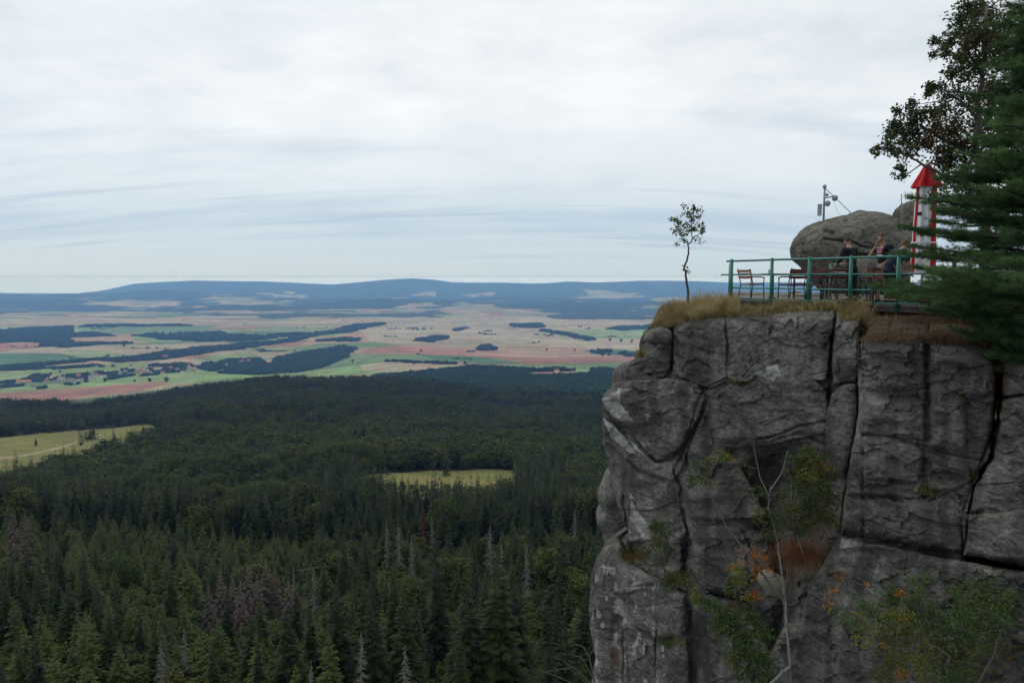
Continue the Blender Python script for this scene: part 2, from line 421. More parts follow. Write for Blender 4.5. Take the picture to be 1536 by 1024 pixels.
C = np.where(hedge[..., None], XS(WD) * 1.3, C)
# near side: forest floor, two mown meadows
nearm = YY < np.interp(U, rid_u, rid_Y) + 650
C = np.where(nearm[..., None], XS((.045, .045, .028)), C)
MEAD = [[(-200, 668), (0, 656), (100, 646), (190, 640), (222, 636), (235, 641), (160, 652), (100, 668), (60, 682), (20, 702), (-40, 720), (-200, 730)],
        [(545, 712), (640, 706), (745, 703), (775, 706), (750, 722), (690, 738), (610, 738), (560, 728)]]
MEADG = [[(-200, 668), (0, 656), (100, 646), (190, 640), (222, 636), (245, 641), (225, 662), (150, 680), (100, 700), (40, 730), (-40, 752), (-200, 765)],
        [(545, 712), (640, 706), (745, 703), (775, 706), (772, 745), (720, 768), (620, 772), (548, 752)]]
for i, mp_ in enumerate(MEADG):
    m = inpoly(U + 6 * fbm(XX / 30, YY / 30, octv=3, seed=7), V + 2.5 * fbm(XX / 25, YY / 25, octv=3, seed=6), mp_) & nearm
    g = np.clip(.5 + .9 * fbm(XX / 30, YY / 14, octv=4, seed=9) + .12 * np.sin(YY / 2.3 + XX / 9), 0, 1)[..., None]
    C = np.where(m[..., None], XS((.135, .155, .045)) * (1 - g) + XS((.21, .185, .075)) * g, C)
    if i == 0:
        tr = m & (segdist(U, V, [(-100, 696), (30, 684), (60, 678), (90, 671), (150, 652)]) < 1.3)
        C = np.where(tr[..., None], XS((.30, .27, .17)), C)
C = np.where((YY > 1600)[..., None], C * 1.02, C)
C = C * (1 + .30 * fbm(XX / 90, YY / 60, octv=3, seed=12) * smooth(1500, 2500, YY))[..., None]
C = C * (1 + .22 * fbm(XX / 700, YY / 300, octv=3, seed=13) * smooth(2000, 3500, YY))[..., None]
nr, nc = XX.shape
idx = np.arange(nr * nc).reshape(nr, nc)
quads = np.stack([idx[:-1, :-1], idx[:-1, 1:], idx[1:, 1:], idx[1:, :-1]], -1).reshape(-1, 4)
tm, nt, b = newmat('terrain_ground')
ta = nt.nodes.new('ShaderNodeVertexColor'); ta.layer_name = 'tint'
wpos = coords(nt, (1, 1, 1), 'World')
fur = noise(nt, coords(nt, (.02, .006, .01), 'World'), 1, 6, .65)
fine = noise(nt, wpos, .35, 5, .6)
c = mixc(nt, 1.0, ta.outputs[0], ramp(nt, fur, [(.3, (.82, .82, .84)), (.7, (1.18, 1.16, 1.14))]), 'MULTIPLY')
c = mixc(nt, 1.0, c, ramp(nt, fine, [(.3, (.8, .8, .8)), (.7, (1.2, 1.2, 1.2))]), 'MULTIPLY')
nt.links.new(c, b.inputs['Base Color']); b.inputs['Roughness'].default_value = .95; b.inputs['Specular IOR Level'].default_value = .05
me = np_mesh('terrain', np.stack([XX, YY, ZZ], -1).reshape(-1, 3), quads, [tm], smoothf=True, colors=C.reshape(-1, 3))
tag(link('terrain', me), 'valley farmland and distant blue hills below the cliff', 'terrain', kind='structure')
del quads, idx
# =====================================================  TREES OF THE FOREST
def kites(p0, d, side, L, w, droop):
    """leaf sprays: base p0 (n,3), direction d, side vector, length, half width, droop of the tip"""
    n = len(p0); L = L[:, None]; w = w[:, None]
    mid = p0 + d * L * .5; tip = p0 + d * L; tip[:, 2] -= droop * L[:, 0]; mid[:, 2] -= droop * L[:, 0] * .2
    e1 = mid + side * w; e2 = mid - side * w; e1[:, 2] -= w[:, 0] * .35; e2[:, 2] -= w[:, 0] * .35
    v = np.stack([p0, e1, tip, e2], 1).reshape(-1, 3)
    b = np.arange(n) * 4
    return v, np.concatenate([np.stack([b, b + 1, b + 2], 1), np.stack([b, b + 2, b + 3], 1)])
def spruce_crown(H, R, whorls, nb, ns, seed, base=.08, pw=.85, gap=.12, droop=.28):
    r = np.random.default_rng(seed)
    t = base + (1 - base) * np.linspace(0, .985, whorls)
    T = np.repeat(t, nb) + r.normal(0, .35 / whorls, whorls * nb)
    keep = r.random(len(T)) > gap; T = T[keep]; n = len(T)
    az = r.random(n) * 2 * math.pi
    L = R * np.clip(1 - T, .0, 1) ** pw * r.uniform(.72, 1.18, n) * np.clip((T - base * .3) / .14, .35, 1) + .12
    up = np.interp(T, [0, .6, 1], [-.32, -.05, .75])
    d = np.stack([np.cos(az), np.sin(az), up], 1); d /= np.linalg.norm(d, axis=1)[:, None]
    sd = np.stack([-np.sin(az), np.cos(az), 0 * az], 1)
    root = np.stack([0 * T, 0 * T, T * H], 1)
    P0, D, S, LL, WW = [root + d * (L * .45)[:, None]], [d], [sd], [L * .62], [L * .13 + .05]
    for k in range(ns):
        s = .18 + .72 * (k + r.uniform(-.3, .3, n)) / ns
        for sg in (-1, 1):
            a = r.uniform(.55, .95, n) * sg
            dd = d * np.cos(a)[:, None] + sd * np.sin(a)[:, None]
            ss = -d * np.sin(a)[:, None] + sd * np.cos(a)[:, None]
            P0.append(root + d * (L * s)[:, None] + np.stack([0 * s, 0 * s, -.10 * L * s], 1)); D.append(dd); S.append(ss)
            LL.append(L * (.42 - .18 * s) * r.uniform(.8, 1.25, n)); WW.append(L * .07 + .05)
    P0, D, S = map(np.concatenate, (P0, D, S)); LL = np.concatenate(LL); WW = np.concatenate(WW)
    return kites(P0, D, S, LL, WW, droop)
def blob_crown(H, R, n, size, seed, lobes=14, low=.25, flat=1.0):
    r = np.random.default_rng(seed)
    zc = r.uniform(low + .12, .86, lobes) * H; ang = r.random(lobes) * 2 * math.pi
    ring = R * .62 * np.sqrt(np.clip(1 - ((zc / H - .52) / .5) ** 2, .05, 1)) * r.uniform(.3, 1, lobes)
    c = np.stack([ring * np.cos(ang), ring * np.sin(ang), zc], 1); rr = R * r.uniform(.32, .55, lobes)
    k = r.integers(0, lobes, n); dv = r.normal(size=(n, 3)); dv /= np.linalg.norm(dv, axis=1)[:, None]
    p = c[k] + dv * (rr[k] * r.uniform(.55, 1.08, n))[:, None] * XS([1, 1, .85 * flat])
    d = r.normal(size=(n, 3)) + dv * .8; d[:, 2] *= .5; d /= np.linalg.norm(d, axis=1)[:, None]
    s = np.cross(d, r.normal(size=(n, 3))); s /= np.linalg.norm(s, axis=1)[:, None]
    return kites(p, d, s, r.uniform(.7, 1.3, n) * size, r.uniform(.3, .5, n) * size, .1)
def trunk_mesh(H, r0, name, mat, seed=0, top=.97):
    m = MB(); rr = random.Random(seed)
    pts = [Vector((rr.uniform(-.05, .05) * k, rr.uniform(-.05, .05) * k, H * top * k / 7 - (.8 if k == 0 else 0))) for k in range(8)]
    m.tube(pts, [r0 * (1 - k / 7.4) for k in range(8)], 7)
    me = bpy.data.meshes.new(name); me.from_pydata(m.v, [], m.f); me.materials.append(mat); return me

M_spruce = foliage('spruce_needles', [(0.0095, 0.0165, 0.006), (0.0144, 0.0239, 0.0078), (0.018, 0.031, 0.0084), (0.0264, 0.0393, 0.0096), (0.0407, 0.0495, 0.0119)], .55, .011, 1.1)
M_young = foliage('young_needles', [(0.0331, 0.05, 0.0122), (0.0485, 0.0666, 0.014), (0.0701, 0.0809, 0.0168), (0.0382, 0.0619, 0.0159)], .6, .04, 1.4)
M_leafy = foliage('forest_leaves', [(0.0295, 0.0477, 0.0151), (0.0443, 0.0664, 0.0179), (0.062, 0.0823, 0.0208), (0.0827, 0.0904, 0.0227), (0.0502, 0.0731, 0.0208)], .7, .012, .8)
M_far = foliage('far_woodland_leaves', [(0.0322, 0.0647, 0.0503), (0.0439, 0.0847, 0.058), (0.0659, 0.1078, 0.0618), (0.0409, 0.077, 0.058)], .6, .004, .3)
M_bark = simple('spruce_bark', (.07, .055, .045), (.035, .028, .022), 2.5, .9)
M_deadw = simple('dead_wood', (.22, .20, .19), (.11, .095, .09), 2, .9)
M_deadn = foliage('dead_needles', [(0.0862, 0.069, 0.0644), (0.115, 0.092, 0.0851), (0.0978, 0.0713, 0.0598)], .6, .03, 1.5)
M_rust = foliage('rust_needles', [(.085, .042, .03), (.07, .04, .03)], .6, .03, 1.5)

def mesh_of(name, vf, mat): return np_mesh(name, vf[0], vf[1], [mat])
# near variants (parts trunk + crown), far variants (crown only, lighter)
SPH = []
for i, (R, w, nb, g, b, dr) in enumerate([(3.3, 36, 10, .14, .06, .30), (2.8, 40, 9, .18, .10, .36), (3.9, 32, 11, .20, .05, .24), (3.0, 34, 9, .28, .16, .32), (2.4, 38, 9, .12, .08, .28)]):
    SPH.append((trunk_mesh(20, .24, 'spruce_trunk', M_bark, i), mesh_of('spruce_crown', spruce_crown(20, R, w, nb, 5, 40 + i, b, .82, g, dr), M_spruce)))
SPY = [(t, mesh_of('young_crown', spruce_crown(20, R, 22, 9, 4, 60 + i, .02, .9, .12, .2), M_young)) for i, (R, t) in enumerate([(5.2, SPH[0][0]), (4.6, SPH[1][0]), (6.0, SPH[2][0])])]
LFH = []
for i, (R, n, lo) in enumerate([(5.0, 6400, .12), (4.3, 5600, .2), (6.0, 7600, .1), (3.6, 4600, .1)]):
    LFH.append((trunk_mesh(12, .2, 'leafy_trunk', M_bark, 9 + i, .75), mesh_of('leafy_crown', blob_crown(15, R, n, .42, 80 + i, 22, lo), M_leafy)))
def dead_tree(seed, H=18, R=2.6, up=False):
    r = random.Random(seed); m = MB(); k = MB()
    m.tube([(0, 0, -.8), (.05, 0, H * .4), (r.uniform(-.2, .2), r.uniform(-.2, .2), H)], [.2, .14, .02], 7)
    k.tube([(0, 0, H * .16), (.02, 0, H * .97)], [.03, .008], 4)
    for i in range(120):
        t = .18 + .8 * i / 120 + r.uniform(-.01, .01); a = r.uniform(0, 6.283); L = R * (1.02 - t) ** .8 * r.uniform(.45, 1.15)
        if r.random() < .15: continue
        dr = r.uniform(.25, .75) * (-1 if not up else .4); o = Vector((0, 0, t * H)); d = Vector((math.cos(a), math.sin(a), 0))
        p1 = o + d * L * .5 + Vector((0, 0, dr * L * .2)); p2 = o + d * L + Vector((0, 0, dr * L * .75))
        k.tube([o, p1, p2], [.075, .05, .02], 4, cap=False)
        for q in range(5):
            s = r.uniform(.3, 1); pb = o.lerp(p1, 2 * s) if s < .5 else p1.lerp(p2, 2 * s - 1); sd = Vector((-d.y, d.x, 0)) * r.choice((-1, 1)) * L * .28 * r.uniform(.5, 1.2)
            k.tube([pb, pb + sd + d * L * .12 + Vector((0, 0, -.25 * L * r.random()))], [.034, .014], 3, cap=False)
    def mk(mm, n):
        me = bpy.data.meshes.new(n); me.from_pydata(mm.v, [], mm.f); me.materials.append(M_deadw); return me
    return mk(m, 'dead_trunk'), mk(k, 'dead_branches')
DEAD = [dead_tree(3), dead_tree(5, 18, 2.0), dead_tree(8, 18, 3.2)]
# far variants
PC = bpy.data.collections.new('forest_sources')
def src(name, me):
    o = bpy.data.objects.new(name, me); PC.objects.link(o); return o
srcs = []
for i, (R, w, nb, g, b) in enumerate([(3.2, 24, 7, .12, .04), (2.7, 26, 7, .2, .08), (3.8, 22, 8, .16, .04), (2.9, 20, 7, .3, .1)]):
    srcs.append(src('forest_source', mesh_of('far_spruce', spruce_crown(20, R * 1.05, w, nb, 2, 140 + i, b, .82, g, .3), M_spruce)))
for i, (R, n) in enumerate([(5.0, 1100), (4.3, 900), (5.8, 1300)]):
    srcs.append(src('forest_source', mesh_of('far_leafy', blob_crown(15, R, n, 1.0, 180 + i, 13, .05), M_leafy)))
for i in range(2):
    srcs.append(src('forest_source', mesh_of('far_young', spruce_crown(20, 5.2, 16, 8, 2, 190 + i, .02, .9, .12, .2), M_young)))
srcs.append(src('forest_source', mesh_of('far_bare', spruce_crown(20, 2.8, 22, 7, 1, 200, .1, .8, .45, .5), M_deadn)))
# order of separate children is alphabetical
names = sorted(o.name for o in PC.objects); order = {o.name: names.index(o.name) for o in PC.objects}
SIDX = [order[o.name] for o in srcs]
PV = bpy.data.collections.new('woodland_sources')
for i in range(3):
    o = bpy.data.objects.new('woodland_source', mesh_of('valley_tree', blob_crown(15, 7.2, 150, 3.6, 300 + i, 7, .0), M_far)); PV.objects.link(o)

def scatter_group(name, coll):
    g = bpy.data.node_groups.new(name, 'GeometryNodeTree')
    g.interface.new_socket('Geometry', in_out='INPUT', socket_type='NodeSocketGeometry')
    g.interface.new_socket('Geometry', in_out='OUTPUT', socket_type='NodeSocketGeometry')
    N, Lk = g.nodes, g.links
    gi, go = N.new('NodeGroupInput'), N.new('NodeGroupOutput')
    ci = N.new('GeometryNodeCollectionInfo'); ci.inputs[0].default_value = coll; ci.inputs['Separate Children'].default_value = True; ci.inputs['Reset Children'].default_value = True
    ip = N.new('GeometryNodeInstanceOnPoints')
    Lk.new(gi.outputs[0], ip.inputs['Points']); Lk.new(ci.outputs[0], ip.inputs['Instance']); ip.inputs['Pick Instance'].default_value = True
    def attr(n, t):
        a = N.new('GeometryNodeInputNamedAttribute'); a.data_type = t; a.inputs[0].default_value = n
        return a.outputs[0]
    Lk.new(attr('idx', 'INT'), ip.inputs['Instance Index'])
    er = N.new('FunctionNodeEulerToRotation') if hasattr(bpy.types, 'FunctionNodeEulerToRotation') else None
    Lk.new(attr('rot', 'FLOAT_VECTOR'), er.inputs[0]); Lk.new(er.outputs[0], ip.inputs['Rotation'])
    Lk.new(attr('scl', 'FLOAT_VECTOR'), ip.inputs['Scale'])
    Lk.new(ip.outputs[0], go.inputs[0]); return g
GF, GV = scatter_group('forest_scatter', PC), scatter_group('woodland_scatter', PV)
def scatter(name, pts, idx, scl, group, label, cat):
    me = bpy.data.meshes.new(name); n = len(pts)
    me.vertices.add(n); me.vertices.foreach_set('co', np.asarray(pts, np.float32).ravel())
    a = me.attributes.new('idx', 'INT', 'POINT'); a.data.foreach_set('value', np.asarray(idx, np.int32))
    a = me.attributes.new('scl', 'FLOAT_VECTOR', 'POINT'); a.data.foreach_set('vector', np.asarray(scl, np.float32).ravel())
    rot = np.zeros((n, 3), np.float32); rot[:, 2] = RNG.random(n) * 6.283; rot[:, :2] = RNG.normal(0, .02, (n, 2))
    a = me.attributes.new('rot', 'FLOAT_VECTOR', 'POINT'); a.data.foreach_set('vector', rot.ravel())
    o = link(name, me); md = o.modifiers.new('scatter', 'NODES'); md.node_group = group
    return tag(o, label, cat, kind='stuff')

# ---- near forest candidates
cand = []
Y = 56.0
while Y < 1750:
    s = 4.6 + 2.6 * min(1, Y / 500)
    nx = int((Y * (.32 + .80)) / s) + 2
    X = -Y * .80 + np.arange(nx) * s + RNG.uniform(-.45, .45, nx) * s
    cand.append(np.stack([X, Y + RNG.uniform(-.45, .45, nx) * s], 1)); Y += s
cand = np.concatenate(cand)
X, Y = cand[:, 0], cand[:, 1]; Z = terr(X, Y); u, v = proj(X, Y, Z)
ridY = np.interp(u, rid_u, rid_Y)
keep = (Y < ridY + 160) & (u > -140) & (u < 1010) & ~((X > .06 * Y + 6) & (Y < 64) & False)
for mp_ in MEADG: keep &= ~inpoly(u, v, mp_) | ((RNG.random(len(X)) < .012) & ~inpoly(u, v, MEAD[0]))
# the meadows stay in sight: clear what would stand before them, but for a few tips
reg = fbm(X / 70, Y / 70, octv=3, seed=41) + .35 * fbm(X / 25, Y / 25, seed=42)
leafp = .12 + .58 * smooth(.03, .30, reg)
band = inpoly(u, v, [(360, 660), (560, 640), (780, 655), (880, 690), (780, 712), (560, 712), (430, 720), (330, 700)]) | inpoly(u, v, [(60, 720), (200, 670), (420, 700), (480, 790), (250, 780)])
leafp = np.where(band, leafp + .38, leafp)
back = Y > ridY - 260; leafp = np.where(back, leafp * .35, leafp)
dark = inpoly(u, v, [(430, 730), (860, 720), (900, 830), (560, 850), (420, 850)]); leafp = np.where(dark, leafp * .25, leafp)
slope = (Y < 250)
young = slope & (RNG.random(len(X)) < np.where(u < 470, .62, .28))
isleaf = ~young & (Y > 125) & (RNG.random(len(X)) < np.where(slope, leafp * .38, leafp))
h = RNG.uniform(14, 23, len(X)) * (1 + .25 * fbm(X / 60, Y / 60, seed=51))
h = np.where(slope, h * np.where(u < 470, .62, .74), h)
h = np.where(young, RNG.uniform(5, 11, len(X)), h)
h = np.where(isleaf, h * .82, h)
uv_top = proj(X, Y, Z + h)
gapn = fbm(X / 38, Y / 38, seed=46); keep &= ~(slope & (gapn > .46))
keep &= ~((u > 960) & (Y < 150))
def top_at(uu, vv, hh, near=True):
    Yc = np.geomspace(58, 1500, 2500); p = at(uu, vv, Yc); g = terr(p[:, 0], Yc) + hh
    s = np.nonzero(np.diff(np.sign(p[:, 2] - g)))[0]
    i = s[0] if len(s) else int(np.argmin(np.abs(p[:, 2] - g)))
    return (float(p[i, 0]), float(Yc[i]), float(g[i] - hh) - .2)
deads = [(580, 778, 17, 1, 'tall grey dead spruce, left one of the pair above the valley centre'), (598, 784, 16, 0, 'grey dead spruce, right one of the pair above the valley centre'),
         (617, 800, 14, 1, 'thin bare trunk right of the grey dead pair'), (735, 786, 16, 2, 'large pale dead spruce with drooping branches at the centre of the slope'),
         (752, 812, 14, 0, 'dead spruce directly right of the large pale dead one'), (790, 812, 15, 1, 'grey dead spruce near the foot of the cliff'),
         (862, 762, 14, 2, 'pale dead tree nearest the left edge of the cliff'), (240, 957, 9, 2, 'silvery dead spruce with drooping branches at the bottom left'),
         (541, 942, 11, 0, 'silvery dead spruce at the bottom centre-left'), (607, 962, 10, 2, 'twisted silvery dead tree at the bottom edge of the slope'),
         (466, 985, 9, 1, 'small grey dead tree at the bottom edge'), (276, 936, 8, 0, 'thin dead tree right of the silvery drooping one'),
         (700, 900, 11, 0, 'grey dead tree half hidden beside the tall broad spruce'), (440, 846, 12, 1, 'thin grey dead tree above the fallen pale log'),
         (470, 850, 12, 0, 'grey dead tree right of the fallen pale log'), (648, 772, 14, 1, 'thin grey dead spruce in the dark stand below the small meadow')]
GREY = [(330, 852, 13), (348, 858, 12), (372, 840, 14), (398, 834, 14), (312, 872, 11), (360, 868, 12), (412, 846, 12), (432, 862, 11), (385, 860, 12)]
for uu, vv, hh in [d_[:3] for d_ in deads] + GREY + [(18, 758, 18), (38, 762, 18), (634, 752, 17), (748, 828, 21), (656, 826, 18)]:
    q_ = top_at(uu, vv, hh); dy_ = q_[1] - Y; front = (dy_ > -2) & (dy_ < 26) & (np.abs(X - q_[0] * Y / q_[1]) < 3.4); h = np.where(front, h * np.clip(1 - dy_ / 34, .25, .5), h); keep &= ~(front & (dy_ < 5))
for ou, ov, oru, orv in [(640, 880, 60, 40), (810, 940, 40, 60), (560, 990, 70, 26), (430, 888, 60, 14), (300, 960, 50, 40)]:
    keep &= ~((((u - ou) / oru) ** 2 + ((v - ov - 10) / orv) ** 2 < 1) & (RNG.random(len(X)) < .55))
X, Y, Z, h, isleaf, young, u, v = [a[keep] for a in (X, Y, Z, h, isleaf, young, u, v)]
n = len(X); print('forest trees', n)
pick = np.where(isleaf, XS(SIDX)[4 + RNG.integers(0, 3, n)], np.where(young, XS(SIDX)[7 + RNG.integers(0, 2, n)], XS(SIDX)[RNG.integers(0, 4, n)]))
graysel = (RNG.random(n) < .012) & ~isleaf & (Y > 250); pick = np.where(graysel, SIDX[9], pick)
hs = np.where(isleaf, h / 15, h / 20)
wid = hs * RNG.uniform(.9, 1.35, n) * np.where(young, 1.0, 1.0); wid = np.where(isleaf, wid * 1.15, wid)
size = h / Y; vt = proj(X, Y, Z + h)[1]
vis = (u > -30) & (u < 930) & (vt < 1010)
rank = lambda m: np.argsort(np.where(m & vis, -size, 9))
single = np.zeros(n, bool)
nsp, nlf, nyg = 270, 240, 260
for m, k in ((~isleaf & ~young & ~graysel, nsp), (isleaf, nlf), (young, nyg)):
    o_ = rank(m)[:k]; o_ = o_[(m & vis)[o_]]; single[o_] = True
rest = ~single
scatter('forest', np.stack([X, Y, Z - .3], 1)[rest], pick[rest], np.stack([wid, wid, hs], 1)[rest], GF, 'dense dark spruce and mixed forest covering the slopes below the cliff', 'forest')
ux = []; yy_ = 56.0
while yy_ < 420:
    s_ = 2.3 + yy_ / 160; xs_ = np.arange(-yy_ * .8, yy_ * .34, s_); ux.append(np.stack([xs_ + RNG.uniform(-.5, .5, len(xs_)) * s_, yy_ + RNG.uniform(-.5, .5, len(xs_)) * s_], 1)); yy_ += s_
ux = np.concatenate(ux); uz = terr(ux[:, 0], ux[:, 1]); k_ = len(ux); ul = RNG.random(k_) < .6
us = np.where(ul, RNG.uniform(.10, .26, k_), RNG.uniform(.08, .20, k_))
scatter('undergrowth', np.stack([ux[:, 0], ux[:, 1], uz - .2], 1), np.where(ul, XS(SIDX)[4 + RNG.integers(0, 3, k_)], XS(SIDX)[7 + RNG.integers(0, 2, k_)]), np.stack([us * 1.7, us * 1.7, us], 1), GF, 'low scrub and seedlings covering the ground between the near trees', 'undergrowth')
def plant(kind, parts, pn, loc, sx, sz, rz, label, cat, group):
    t = empty(kind, loc, rz, label, cat, group); t.scale = (sx, sx, sz)
    for nm, me in zip(pn, parts): link(nm, me, t)
    return t
for i in np.nonzero(single)[0]:
    loc = (float(X[i]), float(Y[i]), float(Z[i]) - .3); rz = random.uniform(0, 6.283)
    if isleaf[i]: plant('leafy_tree', random.choice(LFH), ('trunk', 'crown'), loc, float(wid[i]), float(hs[i]), rz, 'round-crowned lighter green broadleaf tree in the forest below the cliff', 'tree', 'broadleaf trees in the near forest')
    elif young[i]: plant('young_spruce', random.choice(SPY), ('trunk', 'crown'), loc, float(wid[i]), float(hs[i]), rz, 'low yellowish green young spruce on the open slope at the foot of the cliff', 'young spruce', 'young spruces on the near slope')
    else: plant('spruce_tree', random.choice(SPH), ('trunk', 'crown'), loc, float(wid[i]), float(hs[i]), rz, 'dark green pointed spruce standing in the near forest', 'spruce', 'dark spruces in the near forest')

heroes = [(748, 828, 21, 1.35, 0, 'tall broad dark spruce at the bottom centre of the valley slope'), (656, 826, 18, 1.1, 3, 'narrow spruce just left of the tallest dark spruce at the bottom centre'),
          (700, 872, 17, 1.2, 2, 'bushy spruce between two taller spruces at the bottom centre'), (590, 842, 15, 1.0, 1, 'slim spruce in front of the thin bare trunks in the valley'),
          (842, 800, 19, 1.2, 2, 'spruce standing closest to the left foot of the cliff'), (430, 905, 13, 1.3, 0, 'spruce alone above the young yellow-green growth at the bottom left of centre'),
          (690, 948, 15, 1.1, 1, 'spruce at the very bottom edge left of the tall broad one'), (500, 872, 14, 1.2, 4, 'spruce right of the grey dead stand on the slope'),
          (622, 722, 17, 1.1, 4, 'leftmost of the dark spruce tips against the small meadow'), (662, 714, 17, 1.0, 1, 'second dark spruce tip from the left against the small meadow'),
          (684, 712, 16, .9, 3, 'tallest thin spruce tip against the small meadow'), (694, 721, 15, .9, 4, 'rightmost of the thin dark spruce tips against the small meadow'),
          (605, 720, 13, 1.0, 2, 'small spruce at the left end of the small meadow')]
for uu, vv, hh, w, k, lab in heroes:
    L = top_at(uu, vv, hh); plant('spruce_tree', SPH[k], ('trunk', 'crown'), L, hh / 20 * w, hh / 20, random.uniform(0, 6), lab, 'spruce', None)
meadow_tree = hit(54, 668); plant('lone_spruce', SPH[2], ('trunk', 'crown'), meadow_tree, .55, .42, 1, 'small dark spruce alone on the left meadow beside the track', 'spruce', None)
for uu, vv, hh, k, lab in deads:
    L = top_at(uu, vv, hh); plant('dead_spruce', DEAD[k], ('trunk', 'branches'), L, hh / 18 * 1.15, hh / 18, random.uniform(0, 6), lab, 'dead tree', None)
gm = [mesh_of('grey_needle_crown', spruce_crown(20, 3.0, 30, 9, 4, 500 + i, .08, .85, .3, .5), M_deadn) for i in range(2)]
rm = mesh_of('rust_needle_crown', spruce_crown(20, 3.0, 30, 9, 4, 510, .08, .85, .3, .5), M_rust)
for uu, vv, hh in GREY:
    L = top_at(uu, vv, hh); plant('withered_spruce', (DEAD[0][0], random.choice(gm)), ('trunk', 'crown'), L, hh / 20 * 1.25, hh / 20, random.uniform(0, 6), 'brownish grey withered spruce in the dying clump left of centre', 'withered spruce', 'withered spruces in the dying clump')
for uu, vv, hh, lab in [(18, 758, 18, 'pinkish brown withered spruce at the left edge, farther left of two'), (38, 762, 18, 'pinkish brown withered spruce at the left edge, right one of two'), (634, 752, 17, 'rust brown dead-needled spruce below the small meadow'), (756, 800, 11, 'rust tinged spruce beside the pale dead tree')]:
    L = top_at(uu, vv, hh); plant('withered_spruce', (DEAD[0][0], rm if uu > 100 else gm[0]), ('trunk', 'crown'), L, hh / 20 * 1.1, hh / 20, 1.0, lab, 'withered spruce', None)
for uu, vv, lab in [((402, 884), (495, 880), 'pale fallen log lying on the slope'),]:
    a = hit(uu[0] + 50, uu[1] + 6, 60); b_ = hit(vv[0], vv[1], 60)
    m = MB(); d_ = (b_ - a); d_.normalize(); up = Vector((0, 0, 6.0)); a = a + up; 
    c_ = a + Vector((5.5, .8, .7)); m.tube([a, a.lerp(c_, .5) + Vector((0, 0, .1)), c_], [.14, .11, .05], 8)
    for q in range(4): 
        pp = a.lerp(c_, .3 + .15 * q); m.tube([pp, pp + Vector((.2, -.3, .5 + .1 * q))], [.03, .01], 4)
    o = m.build('fallen_log', M_deadw, smoothf=True); tag(o, lab, 'log')

am = [mesh_of('autumn_crown', blob_crown(15, 3.4, 1500, .5, 700 + i, 14, .12), foliage('autumn_leaves_' + n_, c_, .5, .02, 1.5)) for i, (n_, c_) in enumerate((('orange', [(.20, .085, .02), (.12, .08, .025)]), ('yellow', [(.11, .105, .028), (.075, .085, .025)])))]
for uu, vv, hh, k, w, lab in [(784, 753, 11, 0, .5, 'tree with an orange top in the forest left of the cliff'), (808, 732, 15, 1, .8, 'loose yellowish tree right of the orange-topped one'), (862, 800, 12, 1, .9, 'yellow-green tree close to the left edge of the cliff'), (318, 985, 6, 0, .8, 'rust-orange bush at the bottom edge on the left')]:
    L = top_at(uu, vv, hh); plant('autumn_tree', (LFH[3][0], am[k]), ('trunk', 'crown'), L, hh / 15 * w, hh / 15, 1.0, lab, 'tree', None)
# ---- houses of the valley
M_wall = simple('house_plaster', (.72, .70, .66), (.6, .57, .52), .3, .9, 0); M_roofr = simple('red_roof_tiles', (.34, .13, .085), (.26, .11, .08), .5, .9, 0)
M_roofg = simple('grey_roof', (.20, .19, .19), (.14, .13, .13), .5, .9, 0); M_roofo = simple('orange_roof_tiles', (.52, .22, .12), (.42, .18, .10), .5, .9, 0)
M_wallt = simple('tan_plaster', (.48, .40, .32), (.4, .33, .27), .3, .9, 0); M_pane = simple('dark_window', (.05, .06, .07), None, 1, .3, 0)
HP_ = []
def house(loc, w, d, h, rz, wall, roof, label, group=None, name='house'):
    HP_.append((loc[0], loc[1], w)); w *= 1.25; d *= 1.25; h *= 1.3
    t = empty(name, loc, rz, label, 'house', group)
    m = MB(); m.box((0, 0, h / 2 - 1), (w, d, h + 2)); 
    rh = d * .42; x, y = w / 2, d / 2
    m.add([(-x, -y, h), (-x, y, h), (-x, 0, h + rh - .1), (x, -y, h), (x, y, h), (x, 0, h + rh - .1)], [(0, 2, 1), (3, 4, 5)])
    m.build('wall', wall, t)
    r = MB(); X, Yy = x + .5, y + .6
    r.add([(-X, -Yy, h - .3), (X, -Yy, h - .3), (X, 0, h + rh), (-X, 0, h + rh), (-X, Yy, h - .3), (X, Yy, h - .3),
           (-X, -Yy, h - .55), (X, -Yy, h - .55), (X, 0, h + rh - .25), (-X, 0, h + rh - .25), (-X, Yy, h - .55), (X, Yy, h - .55)],
          [(0, 1, 2, 3), (3, 2, 5, 4), (6, 9, 8, 7), (9, 10, 11, 8), (0, 6, 7, 1), (4, 5, 11, 10), (0, 3, 9, 6), (3, 4, 10, 9), (1, 7, 8, 2), (2, 8, 11, 5)])
    rf = r.build('roof', roof, t)
    c = MB(); c.box((w * .2, d * .12, h + rh * .8 + .6), (.9, .9, 2.4)); c.build('chimney', M_roofg, rf)
    return t
